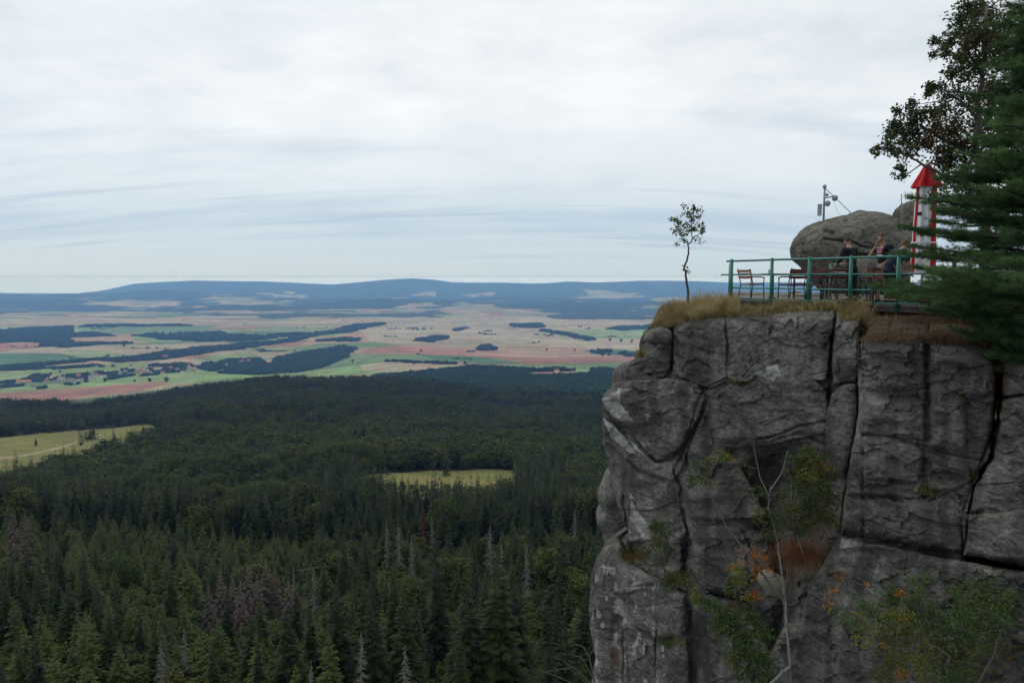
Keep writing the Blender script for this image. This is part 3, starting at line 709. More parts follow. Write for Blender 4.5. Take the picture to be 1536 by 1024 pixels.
HL = [(36, 573, 46, 14, 5, .15, M_wallt, M_roofo, 'long building with a bright orange roof at the left end of the village'),
      (236, 553, 22, 12, 8, .1, M_wall, M_roofg, 'large bright white building in the middle of the village'), (197, 552, 13, 11, 11, .6, M_wall, M_roofg, 'tall white building at the top of the village'),
      (248, 535, 26, 14, 6, .3, M_wallt, M_roofr, 'pink-roofed farm building among trees above the village'), (363, 542, 22, 12, 6, -.2, M_wallt, M_roofr, 'red-roofed farmhouse on the right before the green field'),
      (373, 541, 14, 10, 7, .4, M_wall, M_roofr, 'white gabled house right beside the red-roofed farmhouse'), (311, 541, 20, 12, 7, .2, M_wall, M_roofr, 'house with a pale pink roof on the rise right of the village'),
      (324, 543, 14, 9, 5, 1.2, M_wall, M_roofg, 'small white house right of the pale pink roof'), (340, 547, 13, 9, 5, .1, M_wall, M_roofg, 'small white shed below the wooded belt'),
      (274, 558, 15, 10, 6, .2, M_wall, M_roofg, 'bright white house at the right end of the village'), (244, 559, 16, 10, 5, .9, M_wallt, M_roofr, 'low house left of the bright white one at the village end'),
      (122, 570, 14, 10, 6, .3, M_wall, M_roofg, 'white gabled house in the lower village'), (104, 569, 15, 10, 5, .2, M_wallt, M_roofg, 'pale house left of the white gabled one in the lower village'),
      (90, 567, 13, 9, 5, 1.0, M_wall, M_roofg, 'small white house above the lower village'), (138, 560, 13, 9, 5, .5, M_wall, M_roofg, 'white house in the upper village'),
      (180, 560, 14, 10, 6, .1, M_wall, M_roofg, 'white house below the tall white building'), (150, 564, 12, 9, 6, .8, M_wall, M_roofr, 'white house between hedges in the village centre'),
      (118, 563, 14, 10, 6, .3, M_wallt, M_roofr, 'pink-roofed house at the top of the lower village'), (70, 572, 16, 10, 5, .2, M_wallt, M_roofr, 'brown house right of the large dark trees'),
      (835, 557, 15, 9, 6, .4, M_wall, M_roofr, 'white house with a red roof in the clearing near the cliff'), (808, 556, 12, 9, 5, 1.0, M_wall, M_roofg, 'small pale house left of the red-roofed one in the clearing'),
      (885, 560, 11, 8, 5, .2, M_wall, M_roofg, 'tiny white house at the right end of the clearing'), (50, 580, 12, 9, 5, .2, M_wallt, M_roofg, 'grey-roofed house at the lowest left of the village'),
      (511, 494, 16, 10, 7, .2, M_wall, M_roofg, 'tiny white building far off at the dark tree belt'), (210, 557, 13, 10, 6, .4, M_wallt, M_roofr, 'red-roofed house left of the large white building'),
      (256, 551, 14, 9, 5, .1, M_wallt, M_roofr, 'low pink-roofed house right of the large white building'), (290, 556, 18, 10, 4, .1, M_wallt, M_roofr, 'long low tan shed at the right end of the village')]
for (uu, vv, w, d, h, rz, wl, rf, lab) in HL: house(hit(uu, vv + 1, 1800), w, d, h, rz, wl, rf, lab)
r3 = random.Random(5)
for i in range(26):
    t = r3.random(); uu = 60 + t * 235 + r3.uniform(-4, 4); vv = np.interp(uu, [0, 60, 120, 200, 290], [580, 575, 568, 559, 552]) + r3.uniform(-4, 4)
    house(hit(uu, vv, 1800), r3.uniform(10, 16), r3.uniform(8, 10), r3.uniform(4, 6), r3.uniform(0, 3), r3.choice((M_wall, M_wallt)), r3.choice((M_roofg, M_roofr, M_roofg)), 'small village house half hidden among the trees of the valley village', 'small houses scattered through the valley village')

# ---- valley woods
WOODS = [
 ('large wood among the fields at the far left', [(-60, 499), (60, 491), (108, 489), (112, 495), (105, 500), (150, 501), (175, 504), (105, 506), (108, 515), (205, 514), (150, 518), (100, 521), (55, 521), (72, 514), (-60, 514)], .9),
 ('wedge-shaped wood in the green field at the centre', [(330, 560), (362, 550), (400, 546), (422, 536), (470, 527), (520, 521), (540, 525), (526, 530), (524, 537), (488, 549), (480, 553), (445, 559), (380, 562)], .98),
 ('long thin copse left of the tan fields', [(475, 511), (510, 508.5), (541, 509), (542, 511.5), (480, 512.5)], .95),
 ('small flat copse in the middle of the tan fields', [(616, 512), (640, 508.5), (642, 505.5), (676, 505.5), (676, 508), (650, 510.5), (646, 513)], .95),
 ('small round grove in the red field', [(714, 523), (722, 519), (738, 519), (742, 523), (738, 525), (720, 525)], .98),
 ('tree belt running up from the village to the left-hand fields', [(150, 541), (230, 531), (300, 522), (420, 511), (470, 500), (520, 495), (540, 488), (560, 486), (556, 491), (520, 499), (470, 505), (420, 516), (330, 526), (300, 532), (240, 540), (180, 543)], .7),
 ('tree-lined stream above the green stripe field', [(200, 503), (270, 500), (330, 497), (340, 503), (400, 505), (440, 498), (470, 500), (400, 510), (330, 512), (280, 513)], .55),
 ('belt of trees along the top of the left green field', [(120, 489), (150, 487), (215, 488), (280, 487), (290, 489), (200, 490), (120, 490.5)], .8),
 ('belt of trees right of the village', [(300, 546), (340, 540), (390, 540), (400, 545), (440, 541), (400, 552), (320, 556), (290, 552)], .55),
 ('wooded hollow in front of the tan plain', [(500, 495), (540, 486), (580, 485), (570, 489), (530, 495)], .8),
 ('copse on the right of the tan plain', [(690, 492), (700, 494), (690, 496), (680, 495)], .9),
 ('dark wood at the foot of the right-hand hills', [(765, 487), (800, 485), (820, 489), (800, 492), (770, 491)], .9),
 ('avenue of trees crossing the right-hand fields', [(815, 494), (850, 500), (890, 509), (882, 511), (850, 504), (812, 496)], .7),
 ('wood edge meeting the cliff at the right', [(905, 494), (940, 490), (1010, 486), (1010, 494), (930, 495)], .85),
 ('thin strip of trees on the dark green stripe', [(870, 527), (925, 526), (960, 531), (990, 535), (955, 535), (900, 531)], .4),
 ('long hedge above the left-hand road', [(0, 549), (60, 545), (120, 541), (165, 537), (168, 539), (110, 545), (40, 550), (0, 553)], .85),
 ('second hedge below the left-hand road', [(0, 552), (70, 552), (90, 551), (150, 548), (180, 547), (180, 549), (100, 554), (40, 556), (0, 556)], .5),
 ('thin hedge along the edge of the tan field', [(570, 543), (610, 542.5), (690, 544.5), (690, 545.6), (600, 544)], .6),
 ('trees around the village houses', [(-20, 575), (30, 571), (55, 563), (70, 563), (75, 569), (110, 563), (190, 552), (250, 545), (290, 549), (345, 541), (380, 545), (300, 556), (250, 560), (150, 570), (60, 583), (-20, 587)], .5),
 ('trees at the edge of the right-hand wood', [(-9, -9), (-9, -8), (-8, -8)], 1),
]
Yg = []; Y = 2250.0
while Y < 11500:
    s = np.clip(Y / 330, 8.5, 22); xs = np.arange(-Y * .76, Y * .30, s); xs = xs + RNG.uniform(-.45, .45, len(xs)) * s
    Yg.append(np.stack([xs, Y + RNG.uniform(-.45, .45, len(xs)) * s, 0 * xs + s], 1)); Y += s
Yg = np.concatenate(Yg); gX, gY, gS = Yg.T
gZ = terr(gX, gY); gu, gv = proj(gX, gY, gZ)
hk = np.ones(len(gX), bool)
for hx, hy, hw in HP_:
    hk &= ~((np.abs(gX - hx * gY / hy) < hw * .9 + 4) & (gY < hy + 14) & (gY > hy - 95))
gu = np.where(hk, gu, -9999)
gu2 = gu + 9 * fbm(gX / 130, gY / 220, octv=4, seed=71); gv2 = gv + 2.6 * fbm(gX / 150, gY / 150, octv=4, seed=72)
for lab, poly, dens in WOODS:
    m = inpoly(gu2, gv2, poly)
    if m.sum() < 4: continue
    m &= (fbm(gX / 60, gY / 90, seed=73) * .5 + .5 < dens * 1.05) if dens < .9 else m
    k = int(m.sum()); sc_ = gS[m] / 10 * RNG.uniform(.7, 1.15, k); zs = RNG.uniform(.65, 1.15, k) * np.clip(gS[m] / 12, .75, 1.2)
    nm = 'woodland' if 'wood' in lab or 'copse' in lab or 'grove' in lab else ('hedge' if 'hedge' in lab else 'tree_belt')
    scatter(nm, np.stack([gX, gY, gZ - 1], 1)[m], RNG.integers(0, 3, k), np.stack([sc_, sc_, zs], 1), GV, lab, nm.replace('_', ' '))
hk2 = (fbm(gX / 260, gY / 500, octv=3, seed=91) > .26) & (np.abs(fbm(gX / 700, gY / 420, octv=2, seed=92)) < .010) & (gv > 484) & (gv < 566) & (gv < np.interp(gu, [-60, 60, 260, 470, 620, 1000], [600, 590, 560, 556, 553, 552])) & (gu > -60)
k = int(hk2.sum()); sc_ = gS[hk2] / 10 * RNG.uniform(.45, .9, k); scatter('hedgerow', np.stack([gX, gY, gZ - 1], 1)[hk2], RNG.integers(0, 3, k), np.stack([sc_, sc_, sc_ * .6], 1), GV, 'thin hedgerows and bushes dividing the fields of the valley', 'hedgerow'); print('hedge', k)
# bluish wood behind the near ridge, with its clearing
ky = np.arange(1650, 3900, 7.5); kp = []
for Y in ky:
    xs = np.arange(-Y * .24, Y * .26, 7.5); kp.append(np.stack([xs + RNG.uniform(-3.5, 3.5, len(xs)), Y + RNG.uniform(-3.5, 3.5, len(xs))], 1))
kp = np.concatenate(kp); X, Y = kp.T; Z = terr(X, Y); u, v = proj(X, Y, Z)
ub = u + 6 * fbm(X / 60, Y / 90, seed=81); vb = v + 2 * fbm(X / 60, Y / 60, seed=82)
m = inpoly(ub, vb, [(560, 566), (585, 564), (640, 560), (700, 552.5), (740, 554), (790, 556), (860, 556), (900, 556), (1010, 556), (1010, 640), (560, 640)]) & ~inpoly(u, v, [(780, 561), (800, 558), (880, 556), (900, 559), (880, 564), (800, 567)]) & (Y > np.interp(u, rid_u, rid_Y) + 250)
k = int(m.sum()); print('mid wood', k)
sw = RNG.uniform(.5, .95, k)
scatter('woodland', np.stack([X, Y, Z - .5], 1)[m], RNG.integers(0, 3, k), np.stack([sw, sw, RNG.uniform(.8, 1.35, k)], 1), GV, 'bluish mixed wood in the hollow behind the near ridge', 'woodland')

# lone field trees
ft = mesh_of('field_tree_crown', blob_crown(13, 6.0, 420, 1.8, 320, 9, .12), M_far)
ftt = trunk_mesh(8, .5, 'field_tree_trunk', M_bark, 5, .9)
for uu, vv, s, lab in [(158, 573, 1.3, 'lone dark tree in the green field right of the village, leftmost of the row'), (202, 573, 1.0, 'small tree in the green field, second from the left of the row'), (224, 573, 1.6, 'round tree in the green field in the middle of the row'),
                       (250, 573, 1.9, 'tallest tree in the green field, at the right end of the row'), (76, 563, 1.3, 'lone tree above the village at the left'), (90, 559, 1.0, 'small tree right of the one above the village'),
                       (186, 520, 2.0, 'dark bush alone in the tan field at the left'), (632, 528, 1.5, 'lone tree at the end of the track in the tan field'), (670, 546, 1.6, 'tree on the thin hedge in the tan field'),
                       (620, 547, 1.2, 'small tree near the thin hedge, left one'), (698, 547, 1.4, 'tree at the edge of the bluish wood left side'), (904, 535, 1.5, 'lone dark tree in the red field near the cliff'),
                       (862, 527, 1.3, 'tree at the left tip of the dark green stripe'), (820, 526, 1.3, 'bush between the tan and red stripes'), (862, 509, 1.8, 'first tree of the spaced row in front of the cliff'),
                       (876, 510, 1.8, 'second tree of the spaced row in front of the cliff'), (893, 511, 1.8, 'third tree of the spaced row in front of the cliff'), (915, 512, 1.9, 'fourth tree of the spaced row in front of the cliff'),
                       (932, 513, 2.0, 'fifth tree of the spaced row in front of the cliff'), (948, 514, 2.0, 'tree of the spaced row half hidden by the cliff'), (529, 543, 1.3, 'small tree right of the wedge-shaped wood')]:
    p = hit(uu, vv, 1800); t = empty('field_tree', p, random.uniform(0, 6), lab, 'tree'); t.scale = (s, s, s); link('trunk', ftt, t); link('crown', ft, t)

# =====================================================  THE CLIFF
VT_U = XS([880, 958, 962, 975, 992, 1008, 1045, 1075, 1092, 1100, 1130, 1153, 1157, 1166, 1185, 1215, 1250, 1258, 1264, 1290, 1296, 1320, 1400, 1450, 1500, 1536, 1900])
VT_V = XS([512, 507, 503, 494, 489, 486, 477, 474, 474, 471, 477, 480, 476, 471, 467, 465, 463, 466, 476, 480, 510, 506, 504, 510, 522, 528, 540])
XL_V = XS([440, 487, 495, 505, 530, 540, 548, 560, 578, 584, 592, 602, 612, 622, 640, 665, 690, 720, 760, 790, 806, 812, 818, 826, 840, 860, 900, 940, 960, 985, 1024, 1240])
XL_U = XS([990, 985, 972, 961, 958, 950, 929, 920, 917, 915, 906, 904, 903, 905, 904, 905, 910, 918, 927, 938, 944, 925, 908, 903, 894, 887, 883, 885, 889, 893, 888, 876])
def base_depth(u, v):
    """curtain plane of the cliff, its normal towards the lower left of the view"""
    k = (np.asarray(u, float) - 768) / F
    t = (18.7 * k - 6.3) / (3.5 + 5.2 * k); Y = 18.7 - 5.2 * t
    Y = np.minimum(Y, 23.3)
    return Y * (1 - .000085 * np.clip(v - 520, 0, 900))
def softmax2(a, b, k=.06): return np.maximum(a, b) + 0 * k
BL = [ # outline, lift towards the viewer (m), rounding radius (m), tilt per 100 px (du, dv)
 ([(1288, 522), (1300, 502), (1400, 495), (1480, 500), (1494, 560), (1490, 640), (1475, 700), (1452, 770), (1440, 1260), (1050, 1260), (1130, 1060), (1190, 975), (1218, 870), (1262, 800), (1270, 720), (1275, 690), (1288, 620)], 1.35, .40, (0, 0)),
 ([(1288, 522), (1300, 502), (1391, 495), (1390, 600), (1388, 662), (1340, 655), (1291, 650)], 1.52, .30, (.05, .0)),
 ([(1394, 498), (1492, 500), (1491, 585), (1470, 600), (1452, 600), (1450, 682), (1394, 668)], 1.50, .26, (-.08, .03)),
 ([(1283, 655), (1340, 660), (1386, 672), (1382, 748), (1330, 745), (1272, 742)], 1.50, .18, (.05, .05)),
 ([(1386, 674), (1452, 692), (1460, 720), (1424, 738), (1390, 752)], 1.46, .2, (0, .1)),
 ([(1272, 745), (1386, 752), (1428, 740), (1448, 760), (1444, 826), (1380, 822), (1330, 806), (1264, 796)], 1.44, .18, (0, .03)),
 ([(1262, 806), (1330, 818), (1420, 838), (1540, 856), (1700, 870), (1700, 1260), (1050, 1260), (1130, 1060), (1190, 975), (1218, 870)], 1.95, .28, (0, .10)),
 ([(1178, 935), (1300, 930), (1420, 960), (1440, 1260), (1040, 1260), (1120, 1060)], 2.15, .35, (0, .12)),
 ([(1494, 600), (1536, 592), (1700, 590), (1700, 772), (1445, 772), (1470, 700), (1490, 650)], 1.52, .25, (0, .0)),
 ([(1444, 772), (1536, 764), (1700, 760), (1700, 852), (1540, 850), (1446, 832)], 1.72, .2, (0, .05)),
 ([(1500, 515), (1700, 515), (1700, 598), (1502, 596)], 1.35, .3, (0, 0)),
 ([(1246, 592), (1262, 578), (1284, 574), (1287, 620), (1272, 700), (1262, 790), (1243, 780), (1240, 690), (1238, 640)], .52, .22, (.1, 0)),
 ([(1250, 492), (1258, 470), (1289, 474), (1289, 560), (1284, 572), (1252, 577), (1245, 545)], .42, .24, (0, .02)),
 ([(1155, 486), (1160, 455), (1252, 450), (1250, 490), (1242, 545), (1238, 568), (1214, 570), (1156, 527)], .30, .06, (.05, .05)),
 ([(1088, 480), (1094, 458), (1157, 465), (1157, 526), (1098, 580), (1089, 575)], .22, .05, (.06, .03)),
 ([(1009, 486), (1045, 460), (1089, 462), (1088, 520), (1089, 572), (1066, 582), (1040, 575), (1010, 562)], .26, .08, (.05, .05)),
 ([(962, 518), (975, 510), (1006, 508), (1006, 554), (995, 566), (966, 560)], .24, .12, (.05, 0)),
 ([(950, 500), (965, 480), (1006, 470), (1006, 506), (975, 508), (962, 514)], .12, .1, (.0, 0)),
 ([(912, 560), (940, 535), (962, 540), (964, 562), (1000, 570), (1000, 600), (905, 600)], .0, .15, (0, 0)),
 ([(1155, 522), (1214, 560), (1240, 588), (1243, 650), (1150, 668), (1090, 672), (1064, 715), (1034, 712), (1032, 676), (1062, 598), (1098, 574)], .27, .05, (-.04, -.10)),
 ([(896, 588), (905, 578), (945, 572), (1000, 566), (1046, 576), (1058, 592), (1050, 622), (1026, 664), (1010, 682), (986, 690), (950, 655), (905, 618), (896, 605)], .62, .26, (.0, -.12)),
 ([(896, 618), (940, 655), (985, 694), (1008, 690), (1034, 668), (1026, 700), (1010, 722), (960, 706), (905, 660)], .36, .14, (0, -.1)),
 ([(900, 650), (960, 708), (1012, 726), (1022, 780), (1026, 868), (985, 880), (950, 815), (925, 745)], .12, .22, (.05, 0)),
 ([(1034, 784), (1110, 790), (1138, 850), (1112, 892), (1062, 888), (1036, 860)], .30, .14, (0, .05)),
 ([(1028, 716), (1060, 718), (1110, 700), (1150, 770), (1100, 784), (1032, 778)], .12, .14, (0, 0)),
 ([(876, 830), (905, 800), (930, 812), (940, 838), (975, 862), (1000, 872), (1028, 892), (1034, 960), (1020, 1260), (860, 1260)], .80, .38, (0, .06)),
 ([(935, 880), (975, 866), (1000, 876), (1026, 896), (1030, 950), (990, 960), (950, 940)], .98, .22, (0, .05)),
 ([(880, 940), (935, 950), (945, 1010), (930, 1260), (870, 1260)], 1.0, .25, (0, .0)),
 ([(985, 965), (1030, 955), (1034, 1000), (1020, 1260), (975, 1260)], 1.0, .22, (0, 0)),
 ([(1040, 905), (1120, 912), (1145, 960), (1180, 1010), (1160, 1260), (1024, 1260), (1030, 960)], .50, .25, (0, .1)),
 ([(1044, 1005), (1090, 990), (1130, 1010), (1140, 1260), (1030, 1260)], .75, .22, (0, .1)),
]
CRACKS = [ # polyline, half width px, depth m
 ([(1089, 478), (1091, 530), (1092, 575)], 1.6, .10), ([(1008, 488), (1008, 556)], 2.2, .25), ([(976, 561), (1000, 558), (1008, 548)], 3, .3), ([(962, 506), (985, 512), (1006, 508)], 1.8, .15),
 ([(1155, 480), (1154, 524)], 2.2, .2), ([(1155, 524), (1206, 560), (1212, 564), (1240, 556)], 1.6, .07), ([(1155, 526), (1102, 574)], 1.4, .06),
 ([(1040, 520), (1070, 530)], 3.2, .22), ([(1010, 705), (1022, 730), (1026, 770)], 3, .25), ([(1026, 765), (1031, 800), (1026, 850), (1034, 890)], 5, .45),
 ([(1052, 590), (1036, 640), (1024, 680), (1010, 710)], 4, .3), ([(1025, 520), (1028, 500), (1010, 498)], 1.2, .1), ([(905, 612), (950, 655), (985, 692), (1010, 690)], 3.5, .25),
 ([(912, 690), (935, 745), (940, 800), (950, 830)], 3, .35), ([(932, 740), (962, 770), (985, 800)], 1.6, .08),
 ([(1146, 640), (1190, 618), (1238, 608)], 1.5, .06), ([(1080, 700), (1110, 660), (1160, 655), (1200, 640), (1240, 632)], 2.6, .2), ([(1160, 660), (1200, 650), (1240, 668)], 3, .2),
 ([(1291, 652), (1340, 656), (1384, 668), (1440, 686), (1460, 688)], 1.8, .12), ([(1392, 500), (1390, 580), (1388, 640), (1386, 700), (1384, 760)], 5, .05), ([(1268, 801), (1330, 813), (1420, 832), (1545, 852), (1700, 866)], 7, .45), ([(1330, 740), (1364, 748), (1386, 744), (1424, 734)], 1.8, .10),
 ([(1454, 772), (1462, 730), (1478, 700)], 3.4, .4), ([(1454, 772), (1446, 830)], 2, .2), ([(1460, 728), (1536, 724), (1600, 720)], 1.4, .08), ([(1500, 520), (1501, 600), (1488, 680), (1468, 720)], 5, .7),
 ([(1300, 590), (1330, 580), (1380, 584)], 2, .06), ([(1300, 720), (1330, 724), (1366, 726)], 1.5, .07), ([(1250, 480), (1246, 560), (1240, 600)], 2.6, .35), ([(1291, 478), (1290, 574)], 2.0, .3),
 ([(1062, 888), (1100, 894), (1130, 908), (1150, 920)], 5, .5), ([(925, 930), (935, 905), (945, 890)], 2.2, .15), ([(934, 940), (936, 1040)], 2.6, .2), ([(985, 930), (984, 1040)], 2.4, .2), ([(940, 880), (985, 878), (1030, 888)], 3, .15),
 ([(895, 830), (890, 880), (893, 930)], 1.8, .1), ([(912, 840), (905, 880), (918, 900)], 1.5, .08), ([(1115, 780), (1150, 800), (1170, 840)], 6, .3),
]
HOLES = [(1048, 568, 20, 14, .35), (1060, 578, 10, 8, .3), (1110, 676, 30, 16, .45), (1150, 690, 26, 20, .5), (1325, 640, 22, 10, .15), (1335, 592, 34, 9, .12), (1430, 560, 26, 16, .15), (1420, 716, 30, 10, .15),
         (1340, 700, 20, 16, .10), (1310, 830, 40, 10, .2), (1000, 760, 18, 14, .3), (930, 930, 9, 10, .25), (1070, 760, 20, 12, .2), (1200, 745, 60, 60, .6), (1170, 700, 60, 30, .4)]
def relief(u, v):
    # wobble the outlines so that no joint runs ruler-straight
    wu = u + 3.2 * fbm(u / 26, v / 26, octv=3, seed=101); wv = v + 2.6 * fbm(u / 30, v / 22, octv=3, seed=102)
    Yb = base_depth(u, v); ppm = F / Yb
    d = .04 + .12 * fbm(u / 120, v / 120, seed=103)
    ALC = [(1085, 700), (1120, 682), (1175, 655), (1225, 668), (1246, 700), (1258, 790), (1218, 870), (1190, 975), (1140, 1010), (1130, 940), (1150, 905), (1140, 850), (1112, 785)]; alc = inpoly(wu, wv, ALC)
    ad = np.zeros(u.shape); ad[alc] = segdist(wu[alc], wv[alc], ALC, True); d = np.where(alc, d - (.85 - .6 * fbm(u / 60, v / 50, octv=3, seed=116)) * smooth(0, 48, ad), d)
    for poly, lift, R, (tu, tv) in BL:
        ins = inpoly(wu, wv, poly)
        if not ins.any(): continue
        dist = np.zeros(u.shape); dist[ins] = segdist(wu[ins], wv[ins], poly, True) / ppm[ins]
        cx = sum(p[0] for p in poly) / len(poly); cyy = sum(p[1] for p in poly) / len(poly)
        Rv = .72 * R * (1 + 1.1 * fbm(u / 34, v / 34, octv=2, seed=104)); q = np.clip(1 - dist / Rv, 0, 1)
        prof = lift - R * .75 * (1 - np.sqrt(np.clip(1 - q * q, 0, 1))) + tu * np.clip(u - cx, -150, 150) / 100 + tv * np.clip(v - cyy, -150, 200) / 100
        d = np.where(ins, np.maximum(d, prof), d)
    for pl, w, dep in CRACKS:
        bu = [p_[0] for p_ in pl]; bv = [p_[1] for p_ in pl]; pad = w * 4 + 6
        mk = (wu > min(bu) - pad) & (wu < max(bu) + pad) & (wv > min(bv) - pad) & (wv < max(bv) + pad)
        if not mk.any(): continue
        mm_ = u[mk], v[mk]; ds = segdist(wu[mk], wv[mk], pl); wl = w * (.62 + 1.0 * fbm(mm_[0] / 13, mm_[1] / 13, seed=105))
        md = np.clip(.75 + 1.5 * fbm(mm_[0] / 40, mm_[1] / 40, octv=2, seed=115 + len(pl)), .12, 1.25)
        d[mk] = d[mk] - dep * .8 * md * np.exp(-(ds / np.maximum(wl, .4)) ** 2)
    for (hu, hv, ru, rv, dep) in HOLES:
        d = d - dep * np.exp(-(((u - hu) / ru) ** 2 + ((v - hv) / rv) ** 2) ** 1.5)
    # fine random joints and flaked edges
    c1, e1 = cells(wu + 9 * fbm(u / 40, v / 40, seed=151), wv * 1.0, 46, 26, 33)
    d = d + (c1 - .5) * .17 * (fbm(u / 90, v / 70, seed=152) > -.05)
    c2, e2 = cells(wu * 1.0, wv + 5 * fbm(u / 30, v / 30, seed=153), 17, 11, 34)
    d = d + (c2 - .5) * .07 * (fbm(u / 45, v / 45, seed=154) > .02)
    return d
NA, NB = 760, 640
aa = np.linspace(0, 1, NA)[None, :]; bb = (np.linspace(0, 1, NB))[:, None]
UL, VB = 1680.0, 1230.0
v = 480 + bb * (VB - 480) + 0 * aa
for _ in range(12):
    u = np.interp(v, XL_V, XL_U); u = u + 2.0 * fbm(v / 18, v * 0 + 3, octv=3, seed=106) + aa ** 1.0 * (UL - u)
    vt_ = np.interp(u, VT_U, VT_V) + 1.6 * fbm(u / 22, u * 0 + 9, octv=3, seed=107)
    v = .5 * v + .5 * (vt_ + bb * (VB - vt_))
xl = u[:, :1]
Yb = base_depth(u, v); d = relief(u, v)
# rounding away at the left silhouette and at the top lip
R = .75; dl = (u - xl) / F * Yb; q = np.clip(1 - dl / R, 0, 1); d = d - 1.0 * R * (1 - np.sqrt(np.clip(1 - q * q, 0, 1)))
vtop = v[:1, :]; R = .42; dt = (v - vtop) / F * Yb; q = np.clip(1 - dt / R, 0, 1); d = d - 1.2 * R * (1 - np.sqrt(np.clip(1 - q * q, 0, 1)))
Yd = Yb - d
p = at(u, v, Yd); x, y, z = p[..., 0], p[..., 1], p[..., 2]
along = x * .56 - y * .82
nz = .17 * fbm(along / 1.3, z / .75, y / 2, octv=4, seed=110) + .055 * fbm(along / .5, z / .3, octv=4, seed=111) + .020 * fbm(along / .11, z / .09, octv=3, seed=112)
led = fbm(along / 2.2, z * 2.4, octv=3, seed=113); nz = nz - .05 * np.clip(led - .12, 0, 1) * 3
pit = fbm(along / .22, z / .12, octv=2, seed=114); nz = nz - .05 * np.clip(pit - .22, 0, 1) * 2.2
bed = fbm(along / 3.2, z * 1.9, y / 3, octv=4, seed=117); nz = nz - .030 * np.exp(-(bed / .022) ** 2) * np.clip(.6 + 2 * fbm(along, z, seed=118), 0, 1)
bed2 = fbm(along / 1.1 + 5, z * 3.4, octv=3, seed=119); nz = nz - .014 * np.exp(-(bed2 / .03) ** 2)
rid = np.abs(fbm(along / .8, z / .5, y, octv=5, seed=121)); nz = nz + .05 * (.18 - rid)
fr = np.clip(dl / .25, 0, 1) * np.clip(dt / .10 + .25, 0, 1)
Yd = Yd - nz * fr
FACE = at(u, v, Yd)
# wrap back on the left, plateau on the top
K = 16
away = FACE[:, 0, :] * XS([1, 1, 0]); away /= np.linalg.norm(away, axis=1)[:, None]
side_ = np.stack([away[:, 1], -away[:, 0], 0 * away[:, 0]], 1)
left = []
for k in range(K, 0, -1):
    s = (k / K) ** 1.6 * 9.0; lat = .10 * s + .35 * s * s / (s + 1.5)
    q = FACE[:, 0, :] + away * s + side_ * lat
    q = q + side_ * (.35 * fbm(q[:, 1] / 1.2, q[:, 2] / .8, octv=3, seed=120) * min(1, s))[:, None]
    left.append(q)
full = np.concatenate([np.stack(left, 1), FACE], 1)
KT = 34; top = []
t0 = full[0]
for k in range(KT, 0, -1):
    s = (k / KT) ** 1.7 * 24.0
    dirv = XS([.50, .866, 0]); q = t0 + dirv * s
    zt = -.90 + .10 * fbm(q[:, 0] / 1.5, q[:, 1] / 1.5, seed=130) + .05 * fbm(q[:, 0] / .4, q[:, 1] / .4, octv=3, seed=131)
    w = smooth(0, 1, s / np.where(q[:, 0] / q[:, 1] > .45, 3.0, 1.2))
    lipdrop = t0[:, 2]
    q[:, 2] = lipdrop * (1 - w) + zt * w + .05 * (1 - abs(2 * w - 1))
    top.append(q)
full = np.concatenate([np.stack(top, 0), full], 0)
nr, nc = full.shape[:2]; idx = np.arange(nr * nc).reshape(nr, nc)
quads = np.stack([idx[:-1, :-1], idx[1:, :-1], idx[1:, 1:], idx[:-1, 1:]], -1).reshape(-1, 4)
# stains with a shape of their own: R = pale mineral patches, G = black water streaks, B = moss
pu, pv_ = proj(full[..., 0], full[..., 1], full[..., 2])
pale = np.zeros(pu.shape)
nn = .5 + .5 * fbm(pu / 9, pv_ / 12, octv=4, seed=140)
for poly in [[(903, 598), (930, 582), (948, 582), (930, 590), (932, 606), (950, 630), (930, 630), (910, 615)], [(938, 650), (955, 655), (978, 678), (970, 684), (950, 672)], [(946, 750), (960, 770), (980, 800), (975, 830), (960, 800), (944, 775)], [(905, 626), (925, 640), (955, 680), (945, 680), (915, 655)],
             [(1262, 806), (1290, 806), (1280, 822), (1258, 820)], [(1165, 545), (1172, 560), (1160, 570), (1130, 560)], [(925, 895), (935, 900), (936, 925), (918, 915)], [(965, 620), (975, 618), (972, 630)]]:
    m = inpoly(pu + 3 * fbm(pu / 6, pv_ / 6, seed=141), pv_ + 3 * fbm(pu / 6, pv_ / 6, seed=142), poly); pale = np.maximum(pale, m * np.clip(nn * 1.7 - .1, .25, 1))
pale = np.maximum(pale, .75 * ((fbm(pu / 7, pv_ / 14, octv=3, seed=146) > .33) & inpoly(pu, pv_, [(945, 740), (985, 780), (1000, 880), (1000, 1024), (885, 1024), (890, 850), (940, 830)])))
al = full[..., 0] * .56 - full[..., 1] * .82
strk = fbm(al / .55, full[..., 2] / 3.2, octv=4, seed=143); blk = np.clip((strk + .02 * 1 + .06 * smooth(1240, 1300, pu) - .05) * 3.2, 0, 1)
dk = fbm(pu / 60, pv_ / 40, octv=4, seed=144); blk = np.maximum(blk * .8, np.clip((dk - .16 + .13 * smooth(1240, 1300, pu)) * 4.0, 0, 1))
for (uu, w) in ((1391, 16), (1418, 9), (1445, 14), (1340, 12), (1060, 10), (1242, 10)): blk = np.maximum(blk, np.exp(-((pu - uu - 5 * fbm(pv_ / 60, pv_ * 0, seed=int(uu))) / w) ** 2) * np.clip(.9 + fbm(pu / 20, pv_ / 60, seed=149), 0, 1) * (pv_ > 480))
moss = np.zeros(pu.shape)
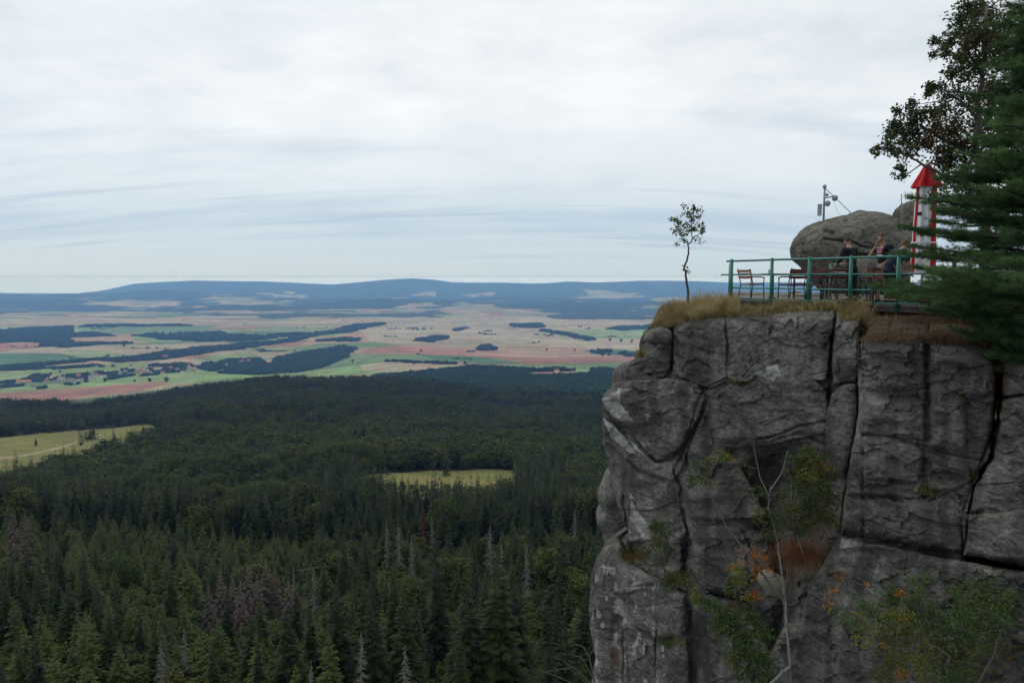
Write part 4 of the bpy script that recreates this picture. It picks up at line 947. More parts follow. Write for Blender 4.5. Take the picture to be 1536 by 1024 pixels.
for (mu, mv, ru, rv) in [(990, 500, 17, 9), (1110, 575, 17, 4), (1395, 735, 14, 7), (1462, 720, 10, 10), (945, 830, 22, 10), (985, 795, 12, 22), (1010, 870, 25, 8), (985, 480, 20, 10), (1025, 860, 18, 8), (1000, 960, 16, 10), (1440, 590, 10, 6)]:
    moss = np.maximum(moss, np.exp(-(((pu - mu) / ru) ** 2 + ((pv_ - mv) / rv) ** 2) ** 1.6) * (.75 + .6 * fbm(pu / 5, pv_ / 5, seed=145)))
plat = np.zeros(pu.shape); plat[:KT, :] = 1; plat[:KT] *= np.clip((np.arange(KT)[::-1] + 1) / 5.0, 0, 1)[:, None]
rust = np.zeros(pu.shape)
for (mu, mv, ru, rv) in [(1435, 512, 50, 7), (1175, 850, 40, 30), (1205, 830, 40, 26), (1220, 780, 30, 30), (1330, 492, 40, 10), (1430, 485, 90, 12), (922, 985, 8, 22), (1110, 912, 12, 14), (1498, 560, 18, 70), (1300, 488, 20, 10), (998, 490, 9, 4)]:
    rust = np.maximum(rust, np.exp(-(((pu - mu) / ru) ** 2 + ((pv_ - mv) / rv) ** 2) ** 1.4))
rust = np.maximum(rust, plat * .8)
vc = np.stack([pale, blk, np.maximum(moss, 0), rust], -1).reshape(-1, 4)
rockm, nt, b = newmat('sandstone')
ta = nt.nodes.new('ShaderNodeAttribute'); ta.attribute_name = 'tint'
sep = nt.nodes.new('ShaderNodeSeparateColor'); nt.links.new(ta.outputs['Color'], sep.inputs[0])
w1 = noise(nt, coords(nt), 1.6, 8, .62); w2 = noise(nt, coords(nt, (1, 1, 1.9)), 7, 8, .7); w3 = noise(nt, coords(nt), 38, 5, .6)
c = ramp(nt, w1, [(.30, (.069, .065, .058)), (.5, (.131, .125, .112)), (.68, (.225, .215, .193))])
c = mixc(nt, 1.0, c, ramp(nt, w2, [(.30, (.58, .57, .56)), (.5, (.98, .98, .98)), (.7, (1.45, 1.44, 1.42))]), 'MULTIPLY')
c = mixc(nt, 1.0, c, ramp(nt, w3, [(.35, (.75, .75, .75)), (.65, (1.25, 1.25, 1.25))]), 'MULTIPLY')
vor = nt.nodes.new('ShaderNodeTexVoronoi'); vor.inputs['Scale'].default_value = 9; nt.links.new(coords(nt), vor.inputs['Vector'])
lich = math_(nt, 'MULTIPLY', math_(nt, 'GREATER_THAN', w2, .57), math_(nt, 'LESS_THAN', vor.outputs['Distance'], .42))
c = mixc(nt, math_(nt, 'MULTIPLY', lich, .5), c, (.26, .26, .235))
c = mixc(nt, math_(nt, 'MULTIPLY', sep.outputs[1], .70), c, (.036, .034, .033))
c = mixc(nt, math_(nt, 'MULTIPLY', sep.outputs[0], .85), c, (.42, .41, .385))
c = mixc(nt, math_(nt, 'MULTIPLY', math_(nt, 'MULTIPLY', sep.outputs[2], 1.2, True), math_(nt, 'ADD', .5, w2), True), c, (.045, .048, .014))
c = mixc(nt, math_(nt, 'MULTIPLY', ta.outputs['Alpha'], math_(nt, 'ADD', .35, w3), True), c, ramp(nt, w2, [(.35, (.05, .035, .022)), (.65, (.135, .075, .038))]))
nt.links.new(c, b.inputs['Base Color']); b.inputs['Roughness'].default_value = .92; b.inputs['Specular IOR Level'].default_value = .15
hh = math_(nt, 'ADD', math_(nt, 'MULTIPLY', w2, 1.0), math_(nt, 'MULTIPLY', w3, .5)); bump(nt, b, hh, .9, .045)
me = np_mesh('cliff', full.reshape(-1, 3), quads, [rockm], smoothf=True, colors=vc)
tag(link('cliff', me), 'dark grey jointed sandstone cliff carrying the terrace', 'cliff', kind='structure')

rock2, nt, b = newmat('boulder_rock')
w1 = noise(nt, coords(nt), 1.1, 8, .6); w2 = noise(nt, coords(nt, (1, 1, 1.8)), 5, 8, .66)
c = ramp(nt, w1, [(.32, (.085, .08, .068)), (.5, (.135, .127, .108)), (.7, (.20, .187, .157))])
c = mixc(nt, 1.0, c, ramp(nt, w2, [(.32, (.5, .5, .5)), (.5, (1, 1, 1)), (.7, (1.3, 1.3, 1.25))]), 'MULTIPLY')
nt.links.new(c, b.inputs['Base Color']); b.inputs['Roughness'].default_value = .95; b.inputs['Specular IOR Level'].default_value = .1
bump(nt, b, w2, .8, .08)
def rock(name, outline, Y, depth, label, mat, amp=.10, seed=0, sub=70, slit=None, tint=None, cat='boulder'):
    """inflated outline: real width, height and depth; outline is star-shaped round its centre"""
    pts = np.array([at(u, v, Y) for u, v in outline])[:, [0, 2]]; c = pts.mean(0); rel = pts - c
    ang = np.arctan2(rel[:, 1], rel[:, 0]); o = np.argsort(ang); ang = ang[o]; rad = np.hypot(*rel[o].T)
    th = np.linspace(-math.pi, math.pi, sub * 3 + 1); rr = np.interp(th, np.r_[ang - 2 * math.pi, ang, ang + 2 * math.pi], np.r_[rad, rad, rad])
    ker = np.ones(7) / 7; rr = np.convolve(np.r_[rr[-4:-1], rr, rr[1:4]], ker, 'valid'); rr[-1] = rr[0]
    ph = np.linspace(0, math.pi, sub * 2); PH, TH = np.meshgrid(ph, th, indexing='ij'); RR = rr[None, :]
    s = np.sin(PH) ** .62; x = c[0] + RR * s * np.cos(TH); zz = c[1] + RR * s * np.sin(TH); y = Y + depth * .5 * np.sign(-np.cos(PH)) * np.abs(np.cos(PH)) ** .8
    nx, ny, nz_ = np.cos(TH) * np.sin(PH), -np.cos(PH), np.sin(TH) * np.sin(PH)
    n_ = amp * (1.2 * fbm(x * 1.0 + seed, y * 1.0, zz * 1.2, 5, seed) + .35 * fbm(x * 3.5, y * 3.5, zz * 6, 4, seed + 3)) + amp * .8 * (.15 - np.abs(fbm(x * 1.6, y * 1.6, zz * 2.2, 4, seed + 7))) - amp * .5 * np.exp(-(fbm(x * .5, y * .5, zz * 2.0, 3, seed + 9) / .03) ** 2)
    if slit:
        for pl, w, dep in slit:
            pu, pv = proj(x, y, zz); n_ = n_ - dep * np.exp(-(segdist(pu, pv, pl) / w) ** 2) * (ny < 0)
    x, y, zz = x + nx * n_, y + ny * n_, zz + nz_ * n_
    nr, nc = x.shape; idx = np.arange(nr * nc).reshape(nr, nc)
    q = np.stack([idx[:-1, :-1], idx[:-1, 1:], idx[1:, 1:], idx[1:, :-1]], -1).reshape(-1, 4)
    me = np_mesh(name, np.stack([x, y, zz], -1).reshape(-1, 3), q, [mat], smoothf=True, colors=np.zeros((nr * nc, 4)) + XS([0, 0, 0, 0]))
    return tag(link(name, me), label, cat)
rock('boulder', [(1196, 374), (1199, 358), (1209, 344), (1230, 333), (1252, 327), (1272, 322), (1300, 321), (1312, 323), (1324, 333), (1331, 346), (1339, 360), (1346, 376), (1348, 402), (1344, 438), (1300, 444), (1246, 442), (1228, 420), (1212, 398), (1200, 388)], 30.5, 4.6,
     'huge rounded grey sandstone boulder behind the terrace tables', rock2, .13, 3, 90, slit=[([(1236, 358), (1258, 361), (1276, 362)], 1.2, .32), ([(1276, 362), (1300, 372), (1340, 372)], 1.6, .18), ([(1238, 347), (1248, 350)], 2.5, .22), ([(1225, 338), (1250, 334)], 2.5, .1), ([(1290, 382), (1320, 384)], 2, .2)])
rock('boulder', [(1357, 320), (1358, 308), (1365, 300), (1370, 301), (1376, 310), (1379, 340), (1378, 380), (1366, 384), (1359, 345), (1355, 330)], 33.5, 3.0, 'darker upright rock just right of the huge boulder behind the parasol', rock2, .14, 5, 60)
rock('boulder', [(1334, 358), (1347, 349), (1362, 346), (1374, 354), (1376, 400), (1358, 405), (1335, 395)], 32.2, 2.4, 'low shoulder rock between the huge boulder and the upright rock', rock2, .12, 6, 50)
rock('boulder', [(1276, 400), (1284, 390), (1300, 386), (1312, 390), (1318, 402), (1314, 420), (1292, 424), (1278, 414)], 25.5, 1.0, 'small pale boulder behind the red-backed chair beside the man with raised hand', rock2, .07, 8, 40)
rock('boulder', [(1293, 500), (1297, 482), (1308, 474), (1326, 475), (1342, 480), (1352, 492), (1350, 516), (1296, 520)], 17.6, 1.5, 'rounded grey block on the cliff edge under the pine twigs', rockm, .05, 9, 50)
rock('boulder', [(1040, 492), (1060, 474), (1080, 466), (1098, 467), (1112, 476), (1120, 490), (1080, 498)], 20.9, 1.3, 'low rounded rock in front of the dry grass on the cliff edge', rockm, .04, 10, 50)
rock('boulder', [(1014, 476), (1016, 464), (1026, 457), (1042, 458), (1056, 466), (1052, 478), (1030, 482)], 21.9, 1.0, 'dark mossy stone at the foot of the slender sapling', rockm, .05, 12, 50)
rock('boulder', [(966, 510), (970, 500), (982, 493), (996, 491), (1006, 497), (1007, 508), (986, 514)], 20.9, .8, 'small mossy stone at the top left corner of the cliff', rockm, .04, 14, 50)
rock('rock_pillar', [(905, 800), (904, 760), (906, 720), (912, 698), (924, 700), (934, 730), (938, 770), (938, 800), (925, 830), (908, 822)], 26.0, 1.6, 'narrow separate rock pillar behind the left foot of the overhang', rockm, .09, 15, 60, cat='rock')
rock('boulder', [(1143, 880), (1138, 862), (1150, 855), (1166, 862), (1180, 876), (1178, 888), (1156, 892)], 16.6, .5, 'pale yellowish stone lodged among the bushes of the recess', simple('pale_stone', (.30, .27, .20), (.12, .11, .08), 4, .9, .4), .05, 17, 40)
# =====================================================  TERRACE
ZD = float(at(1096, 447, 22)[2]) - .03
A = Vector((6.5, 22.0, 0)); DR = Vector((2.95, -5.4, 0)).normalized(); NR = Vector((DR.y, -DR.x, 0)); NR = -NR if NR.y < 0 else NR
SD = Vector((.2748, .9615, 0))
def onrail(u, off=0.0):
    k = (u - 768) / F / CP; k = (u - 768) / F
    o = A + NR * off; t = (k * o.y - o.x) / (DR.x - k * DR.y); return o + DR * t
def deck_pt(u, Y): return Vector(((u - 768) / F * Y, Y, ZD))
M_green = simple('green_rail_paint', (.022, .19, .14), (.015, .13, .10), 3, .42, .15, 0, .5)
M_deck = simple('deck_boards', (.30, .27, .24), (.20, .18, .16), 3, .85, .3)
M_beam = simple('weathered_beam', (.10, .09, .08), (.05, .045, .04), 3, .9, .3)
M_iron = simple('black_iron', (.016, .018, .022), None, 6, .45, .1, 0, .5)
M_slat = simple('red_brown_slats', (.15, .038, .03), (.085, .025, .02), 5, .4, .15, 0, .5)
M_slat2 = simple('orange_slats', (.34, .12, .06), (.22, .08, .045), 5, .4, .15, 0, .5)
M_white = simple('white_paint', (.75, .76, .76), (.62, .63, .64), 5, .5, .1)

C_end = onrail(1600)
t = empty('terrace_deck', (A.x, A.y, ZD), 0, 'flat wooden terrace deck on the cliff top behind the green railing', 'deck')
def w2l(p, tt): return Vector(p) - Vector(tt.location)
m = MB(); L = (C_end - A).length + .25; nb = int(L / .145)
back = 9.0
for i in range(nb):
    o = A - DR * .12 + DR * (.145 * i + .07) + NR * .02
    sk = SD * (back / SD.dot(NR)); o2 = o + sk
    m.beam(w2l((o.x, o.y, ZD - .02), t), w2l((o2.x, o2.y, ZD - .02), t), .136, .035)
m.build('boards', M_deck, t)
m = MB()
for k in range(5):
    o = A - DR * .1 + SD * (k * 2.0 + .10); e = o + DR * (L - .1); m.beam(w2l((o.x, o.y, ZD - .105), t), w2l((e.x, e.y, ZD - .105), t), .10, .13)
m.build('bearer', M_beam, t)
for uu, hh in ((1232, .28), (1300, .3), (1398, .45), (1470, .6), (1530, .7)):
    p = onrail(uu, .08); m = MB(); m.tube([w2l((p.x, p.y, ZD - .17), t), w2l((p.x, p.y, ZD - .17 - hh - .3), t)], .035, 8); m.box(w2l((p.x, p.y, ZD - .17 - hh), t), (.12, .12, .03)); m.build('support', M_white if uu == 1232 else M_beam, t)

rl = empty('railing', (A.x, A.y, ZD), 0, 'green painted tubular metal railing along the open edge of the terrace', 'railing')
HR = [(.03, .022), (.335, .020), (.72, .022), (1.125, .030)]
for (hh, r), ext in zip(HR, (.42, .12, .42, .20)):
    m = MB(); a = A - DR * ext; a.z = ZD + hh; b_ = C_end.copy(); b_.z = ZD + hh
    if hh == .335: b_ = onrail(1600); b_.z = ZD + hh
    n_ = 9; pts = [a.lerp(b_, i / n_) + Vector((0, 0, .006 * math.sin(i * 2.1 + hh * 9))) for i in range(n_ + 1)]
    m.tube([w2l(q, rl) for q in pts], r, 10)
    a2 = A.copy(); a2.z = ZD + hh; b2 = A + SD * 7.2; b2.z = a2.z; m.tube([w2l(a2, rl), w2l(b2, rl)], r, 10)
    m.build('rail', M_green, rl, True)
for uu in (1096, 1156, 1212, 1274, 1345, 1428, 1524):
    p = onrail(uu); m = MB(); m.tube([w2l((p.x, p.y, ZD - .16), rl), w2l((p.x, p.y, ZD + 1.15), rl)], .045, 12)
    m.lathe(w2l((p.x, p.y, ZD + 1.15), rl), [(.047, -.02), (.047, .01), (.03, .03), (0, .036)], 12)
    m.box(w2l((p.x, p.y, ZD + .004), rl), (.16, .16, .012)); m.build('post', M_green, rl, True)
for dd in (.35, 2.6, 4.9, 7.2):
    p = A + SD * dd; m = MB(); m.tube([w2l((p.x, p.y, ZD - .1), rl), w2l((p.x, p.y, ZD + 1.14), rl)], .045, 12); m.build('post', M_green, rl, True)
D0 = deck_pt(1244, 27.2); D1 = deck_pt(1345, 26.0)
rr = empty('railing', D0, 0, 'green railing at the back of the terrace in front of the huge boulder', 'railing')
for hh, r in HR[1:]:
    m = MB(); m.tube([Vector((0, 0, hh)), D1 - D0 + Vector((0, 0, hh))], r, 8); m.build('rail', M_green, rr, True)
for k in (0, .5, 1):
    m = MB(); q = (D1 - D0) * k; m.tube([q + Vector((0, 0, -.1)), q + Vector((0, 0, 1.14))], .045, 10); m.build('post', M_green, rr, True)

# ---- chairs and tables
def chair(loc, rz, label, slat=M_slat, group=None):
    t = empty('garden_chair', loc, rz, label, 'chair', group)
    for s in (-1, 1):
        m = MB(); m.tube([(s * .27, .24, .0), (s * .26, .22, .43), (s * .26, .23, .62)], .016, 8); m.build('leg', M_iron, t, True)
        m = MB(); m.tube([(s * .27, -.30, .0), (s * .25, -.22, .43)], .016, 8); m.build('leg', M_iron, t, True)
        m = MB(); m.tube([(s * .25, -.22, .43), (s * .25, -.30, .70), (s * .25, -.36, .90)], .015, 8); m.build('back_frame', M_iron, t, True)
        m = MB(); m.tube([(s * .26, .25, .62), (s * .27, .10, .66), (s * .27, -.15, .66), (s * .25, -.29, .66)], .02, 8); m.build('armrest', M_iron, t, True)
    m = MB()
    for i in range(5): m.box((0, .20 - i * .10, .445 - .008 * i), (.50, .082, .022))
    m.build('seat', slat, t)
    m = MB(); m.tube([(-.25, .2, .423), (.25, .2, .423), (.25, -.21, .42), (-.25, -.21, .42), (-.25, .2, .423)], .013, 6); m.build('seat_frame', M_iron, t, True)
    for s in (-1, 1): m = MB(); m.tube([(s * .265, .23, .12), (s * .262, -.28, .12)], .011, 6); m.build('stretcher', M_iron, t, True)
    m = MB()
    for i in range(3):
        z0 = .64 + i * .095; y0 = -.285 - i * .032
        pts = [Vector((x * .28, y0 - .035 * (1 - (x) ** 2), z0 + .012 * (x * x))) for x in (-1, -.5, 0, .5, 1)]
        for a, b_ in zip(pts, pts[1:]): m.beam(a, b_, .018, .078)
    m.build('backrest', slat, t); return t
def table(loc, rz, label, L=1.35, Wd=.75, slat=M_slat):
    t = empty('garden_table', loc, rz, label, 'table'); m = MB(); n_ = 7
    for i in range(n_): m.box((0, -Wd / 2 + Wd * (i + .5) / n_, .745), (L, Wd / n_ - .012, .028))
    m.build('tabletop', slat, t)
    m = MB(); m.box((0, 0, .7145), (L * .86, .08, .03)); m.build('apron', M_iron, t)
    for s in (-1, 1):
        m = MB(); x = s * L * .32; m.box((x, 0, .37), (.06, .14, .68)); m.box((x, 0, .03), (.07, Wd * .8, .05)); m.build('leg', M_iron, t)
    return t
def pl(u, Y, dz=0.0): q = deck_pt(u, Y); q.z += dz; return q
R_ = math.radians
table(pl(1184, 22.2), R_(-8), 'dark red slatted garden table nearest the left corner of the terrace', 1.6, .8)
table(pl(1262, 22.4), R_(-12), 'slatted table with orange-brown edge in front of the huge boulder', 1.4, .8, M_slat2)
table(pl(1330, 19.6), R_(-60), 'red slatted table where the man with raised hand stands', 1.4, .8)
chair(pl(1127, 22.9), R_(-62), 'single garden chair at the left end of the terrace, facing the first table', M_slat2)
chair(pl(1186, 21.2), R_(14), 'red-backed garden chair on the near side of the first table, left one')
chair(pl(1209, 20.9), R_(28), 'red-backed garden chair near the first table, just behind the third railing post')
chair(pl(1232, 21.4), R_(20), 'dark red garden chair between the first and second tables')
chair(pl(1250, 21.1), R_(8), 'garden chair with a bright seat left of the man in black')
chair(pl(1200, 23.7), R_(170), 'garden chair on the far side of the first table')
chair(pl(1234, 24.4), R_(200), 'garden chair on the far side of the second table')
chair(pl(1308, 18.75), R_(10), 'dark red garden chair right behind the fourth railing post')
chair(pl(1322, 18.0), R_(170), 'bright red garden chair facing the railing beside the stooping man', M_slat2)
chair(pl(1290, 20.6), R_(-100), 'garden chair by the legs of the man in black')
for uu, Y, lab in ((1152, 22.0, 'small white glass on the left end of the first table'), (1258, 22.2, 'pale tray edge on the second table')):
    q = pl(uu, Y, .76); m = MB()
    if uu == 1152: m.lathe(q, [(.0, 0), (.03, 0), (.035, .11), (.03, .11), (.027, .01), (0, .01)], 12)
    else: m.box(q + Vector((0, 0, .012)), (.36, .26, .02)); m.box(q + Vector((0, .12, .03)), (.36, .02, .03)); m.box(q + Vector((0, -.12, .03)), (.36, .02, .03))
    o = m.build('drinking_glass' if uu == 1152 else 'tray', M_white); tag(o, lab, 'glass' if uu == 1152 else 'tray')

# ---- people
M_skin = simple('skin', (.50, .27, .19), (.42, .21, .15), 9, .5, .05, 0, .35)
M_black = simple('black_cotton', (.012, .012, .016), (.02, .02, .025), 12, .9, .2)
M_navy = simple('slate_blue_cotton', (.035, .06, .085), (.022, .04, .06), 10, .9, .2)
M_camo = simple('camouflage_cloth', (.42, .42, .44), (.05, .05, .06), 16, .9, .1)
M_jean = simple('dark_denim', (.02, .024, .035), (.012, .014, .02), 10, .9, .2)
M_hair1 = simple('brown_hair', (.06, .04, .03), (.035, .025, .02), 30, .8, .5); M_hair2 = simple('short_fair_hair', (.17, .10, .06), (.11, .07, .045), 30, .8, .5)
M_shoe = simple('dark_shoes', (.03, .03, .03), None, 5, .6, .1)
M_print = simple('white_shirt_print', (.72, .70, .72), (.6, .58, .6), 20, .8, 0); M_print2 = simple('rose_shirt_print', (.45, .24, .26), (.3, .12, .14), 20, .8, 0)
M_eye = simple('dark_eye', (.02, .015, .012), None, 5, .3, 0)
def skin_mesh(chains, sub=2):
    """chains: list of lists of (joint name, pos, radius); equal names are one vertex"""
    ids = {}; vs = []; rs = []; es = set()
    for ch in chains:
        prev = None
        for nm, p, r in ch:
            if nm not in ids: ids[nm] = len(vs); vs.append(Vector(p)); rs.append(r)
            i = ids[nm]
            if prev is not None and prev != i: es.add((prev, i))
            prev = i
    me = bpy.data.meshes.new('tmp'); me.from_pydata(vs, list(es), []); o = bpy.data.objects.new('tmp', me); COL.objects.link(o)
    md = o.modifiers.new('s', 'SKIN'); md.branch_smoothing = .6
    o.modifiers.new('u', 'SUBSURF').levels = sub
    sv = me.skin_vertices[0].data
    for i, r in enumerate(rs): sv[i].radius = (r, r) if not isinstance(r, tuple) else r; sv[i].use_root = (i == 0)
    dg = bpy.context.evaluated_depsgraph_get(); ev = o.evaluated_get(dg); out = bpy.data.meshes.new_from_object(ev, depsgraph=dg)
    V = [tuple(v.co) for v in out.vertices]; Fs = [tuple(p.vertices) for p in out.polygons]
    bpy.data.objects.remove(o); bpy.data.meshes.remove(me); bpy.data.meshes.remove(out); return V, Fs
def head_shape(mb, c, fw, upv, s=1.0):
    """a head about .23 m high with brow, nose, chin and ears; fw = facing"""
    fw = Vector(fw).normalized(); upv = (Vector(upv) - fw * Vector(upv).dot(fw)).normalized(); sd = fw.cross(upv)
    n1, n2 = 18, 24; vs = []
    for i in range(n1 + 1):
        ph = math.pi * i / n1; zc = math.cos(ph); r = math.sin(ph)
        for j in range(n2):
            a = 2 * math.pi * j / n2; x = math.sin(a) * r; y = math.cos(a) * r
            w = .076 * (1 - .16 * max(0, -zc)); dpt = .098 if y < 0 else .092
            X_, Y_, Z_ = x * w, y * dpt, zc * .118
            if y > 0:
                Y_ -= .018 * max(0, -zc) * y; fr_ = max(0, math.cos(a)) ** 14
                Y_ += .030 * fr_ * max(0, 1 - abs(zc + .22) / .24) * r
                Y_ -= .010 * math.exp(-((abs(x) - .42) / .15) ** 2) * math.exp(-((zc - .02) / .14) ** 2)
                Y_ += .008 * fr_ * math.exp(-((zc + .8) / .2) ** 2)
                Y_ -= .006 * fr_ * math.exp(-((zc + .56) / .05) ** 2)
            vs.append(Vector(c) + (sd * X_ + fw * Y_ + upv * Z_) * s)
    fs = [(i * n2 + j, i * n2 + (j + 1) % n2, (i + 1) * n2 + (j + 1) % n2, (i + 1) * n2 + j) for i in range(n1) for j in range(n2)]
    mb.add(vs, fs)
    for e in (-1, 1):
        o = Vector(c) + (sd * e * .078 - upv * .005 - fw * .005) * s
        mb.tube([o - upv * .03 * s, o + sd * e * .012 * s, o + upv * .03 * s - fw * .008 * s], [.008 * s, .014 * s, .010 * s], 8)
    return fw, upv, sd
def hand(mb, w, d, palmn, curl=.5):
    """palm and five bent fingers from the wrist w along d"""
    w = Vector(w); d = Vector(d).normalized(); n_ = (Vector(palmn) - d * Vector(palmn).dot(d)).normalized(); s = d.cross(n_)
    mb.tube([w - d * .02, w + d * .03, w + d * .075], [.024, .034, .034], 8)
    for k, (o, L) in enumerate(((-.03, .065), (-.010, .078), (.010, .072), (.03, .056))):
        b0 = w + d * .07 + s * o; mb.tube([b0, b0 + d * L * .45 + n_ * L * .12 * curl, b0 + d * L * .75 + n_ * L * .42 * curl, b0 + d * L * .9 + n_ * L * .7 * curl], [.0095, .009, .008, .006], 6)
    b0 = w + d * .025 - s * .03; mb.tube([b0, b0 - s * .025 + d * .03 + n_ * .01, b0 - s * .03 + d * .06 + n_ * .025], [.012, .010, .008], 6)
def person(loc, rz, J, label, shirt, pants, hair, sleeve, face, hairlong=False, extra=None, hands=None, shorts=False):
    t = empty('person', loc, rz, label, 'person'); g = lambda k: Vector(J[k])
    ch = [[('pel', g('pel'), .115), ('abd', g('pel').lerp(g('che'), .5), .118), ('che', g('che'), .122), ('uc', g('che').lerp(g('nek'), .6), .075), ('nek', g('nek'), .055), ('hed', g('hed') - Vector((0, 0, .02)), .06)]]
    for s in 'LR':
        ch.append([('uc', g('che').lerp(g('nek'), .6), .075), ('sh' + s, g('sh' + s), .048), ('el' + s, g('el' + s), .042), ('wr' + s, g('wr' + s), .027)])
        ch.append([('pel', g('pel'), .115), ('hi' + s, g('hi' + s), .09), ('kn' + s, g('kn' + s), .058), ('an' + s, g('an' + s), .038), ('to' + s, g('an' + s) + Vector(J.get('foot' + s, (0, .17, -.05))), .03)])
    V, Fs = skin_mesh(ch); mb = MB(); mb.add(V, Fs)
    fw, up, sd = head_shape(mb, g('hed'), face, Vector(J.get('hup', (0, 0, 1))))
    for s in 'LR':
        hd, hn, cu = (hands or {}).get(s, (g('wr' + s) - g('el' + s), Vector((0, 1, 0)), .5)); hand(mb, g('wr' + s), hd, hn, cu)
    body = mb.build('body', M_skin, t, True)
    sh = [[('pel', g('pel') + Vector((0, 0, -.02)), .135), ('abd', g('pel').lerp(g('che'), .5), .138), ('che', g('che'), .155), ('uc', g('che').lerp(g('nek'), .80), .105)]]
    for s in 'LR':
        e = g('sh' + s).lerp(g('el' + s), sleeve) if sleeve <= 1 else None
        c_ = [('uc', g('che').lerp(g('nek'), .80), .105), ('sh' + s, g('sh' + s) + Vector((0, 0, .012)), .098)]
        if e is not None: c_.append(('e' + s, e, .064))
        else: c_ += [('el' + s, g('el' + s), .056), ('w' + s, g('el' + s).lerp(g('wr' + s), .92), .042)]
        sh.append(c_)
    V, Fs = skin_mesh(sh); mb = MB(); mb.add(V, Fs); so = mb.build('shirt', shirt, t, True)
    pn = []
    for s in 'LR':
        c_ = [('wai', g('pel').lerp(g('che'), .45), .128), ('pel', g('pel') + Vector((0, 0, -.03)), .135), ('hi' + s, g('hi' + s), .106), ('kn' + s, g('kn' + s), .078)]
        if shorts: c_[-1] = ('kn' + s, g('hi' + s).lerp(g('kn' + s), .95), .088)
        else: c_.append(('an' + s, g('an' + s) + Vector((0, 0, .03)), .060))
        pn.append(c_)
    V, Fs = skin_mesh(pn); mb = MB(); mb.add(V, Fs); mb.build('shorts' if shorts else 'trousers', pants, t, True)
    for s in 'LR':
        a = g('an' + s); ft = Vector(J.get('foot' + s, (0, .17, -.05))); f2 = Vector((ft.x, ft.y, 0)).normalized()
        mb = MB(); q = Vector((a.x, a.y, .0)); mb.tube([q - f2 * .07 + Vector((0, 0, .045)), q + Vector((0, 0, .055)), q + f2 * .10 + Vector((0, 0, .045)), q + f2 * .19 + Vector((0, 0, .03))], [.04, .05, .045, .025], 10); mb.build('shoe', M_shoe, t, True)
    mb = MB(); c = g('hed') + up * .012 - fw * .012; n1, n2 = 12, 24; vs = []
    for i in range(n1 + 1):
        ph = math.pi * (.58 if not hairlong else .72) * i / n1
        for j in range(n2):
            a = 2 * math.pi * j / n2; y = math.cos(a); lim = 1 - .52 * max(0, y) ** .7
            p2 = ph * lim; vs.append(c + sd * math.sin(a) * math.sin(p2) * .083 + fw * y * math.sin(p2) * .104 + up * math.cos(p2) * .118)
    mb.add(vs, [(i * n2 + j, i * n2 + (j + 1) % n2, (i + 1) * n2 + (j + 1) % n2, (i + 1) * n2 + j) for i in range(n1) for j in range(n2)]); mb.build('hair', hair, t, True)
    for e in (-1, 1):
        mb = MB(); o = g('hed') + sd * e * .031 + fw * .079 + up * .006; mb.tube([o - sd * .012, o, o + sd * .012], [.003, .0075, .003], 8); mb.build('eye', M_eye, t, True)
    return t
# local frame: facing +Y, x right
base = dict(pel=(0, 0, .95), che=(0, 0, 1.28), nek=(0, .01, 1.50), hed=(0, .03, 1.64), shL=(-.18, 0, 1.42), shR=(.18, 0, 1.42), elL=(-.23, -.02, 1.13), elR=(.23, -.02, 1.13), wrL=(-.22, .08, .88), wrR=(.22, .08, .88),
            hiL=(-.09, 0, .88), hiR=(.09, 0, .88), knL=(-.10, .02, .49), knR=(.10, .02, .49), anL=(-.11, -.01, .09), anR=(.11, -.01, .09))
def Jm(**k): d = dict(base); d.update(k); return d
p1 = Jm(che=(0, .08, 1.26), nek=(0, .15, 1.47), hed=(0, .20, 1.60), shL=(-.19, .10, 1.39), shR=(.19, .10, 1.39), elL=(-.25, .16, 1.12), elR=(.24, .20, 1.12), wrL=(-.16, .38, 1.02), wrR=(.15, .40, 1.02))
person(pl(1276, 19.9), R_(20), p1, 'person in black clothes standing with back half turned beside the orange-edged table', M_black, M_black, M_hair1, 2, (0, .95, -.25))
p2 = Jm(che=(0, .02, 1.27), nek=(0, .06, 1.50), hed=(0, .12, 1.635), elR=(.27, .20, 1.18), wrR=(.10, .17, 1.44), elL=(-.25, .02, 1.14), wrL=(-.16, .22, .98))
P2 = person(pl(1322, 19.0), R_(118), p2, 'person in a black printed t-shirt and camouflage shorts holding a hand to the neck', M_black, M_camo, M_hair2, .62, (0, .9, -.42), shorts=True,
            hands={'R': (Vector((-.25, -.1, .9)), Vector((-1, 0, 0)), .7), 'L': (Vector((.2, .8, -.3)), Vector((0, 0, -1)), .4)})
def patch(pts, mat, name, par):
    m = MB(); n_ = len(pts); m.add([Vector(p) for p in pts] + [Vector(p) + Vector((0, -.012, 0)) for p in pts], [tuple(range(n_)), tuple(range(2 * n_ - 1, n_ - 1, -1))] + [(i, i + n_, (i + 1) % n_ + n_, (i + 1) % n_) for i in range(n_)]); return m.build(name, mat, par)
patch([(-.09, .172, 1.39), (-.10, .172, 1.37), (0, .185, 1.395), (.10, .172, 1.37), (.09, .172, 1.39), (0, .185, 1.415)], M_print, 'shirt_print', P2)
patch([(-.07, .182, 1.36), (-.08, .182, 1.28), (-.03, .186, 1.24), (.05, .186, 1.25), (.08, .182, 1.31), (.05, .184, 1.36)], M_print2, 'shirt_print', P2)
patch([(-.08, .168, 1.22), (-.08, .166, 1.15), (.08, .166, 1.15), (.08, .168, 1.22)], M_print, 'shirt_print', P2)
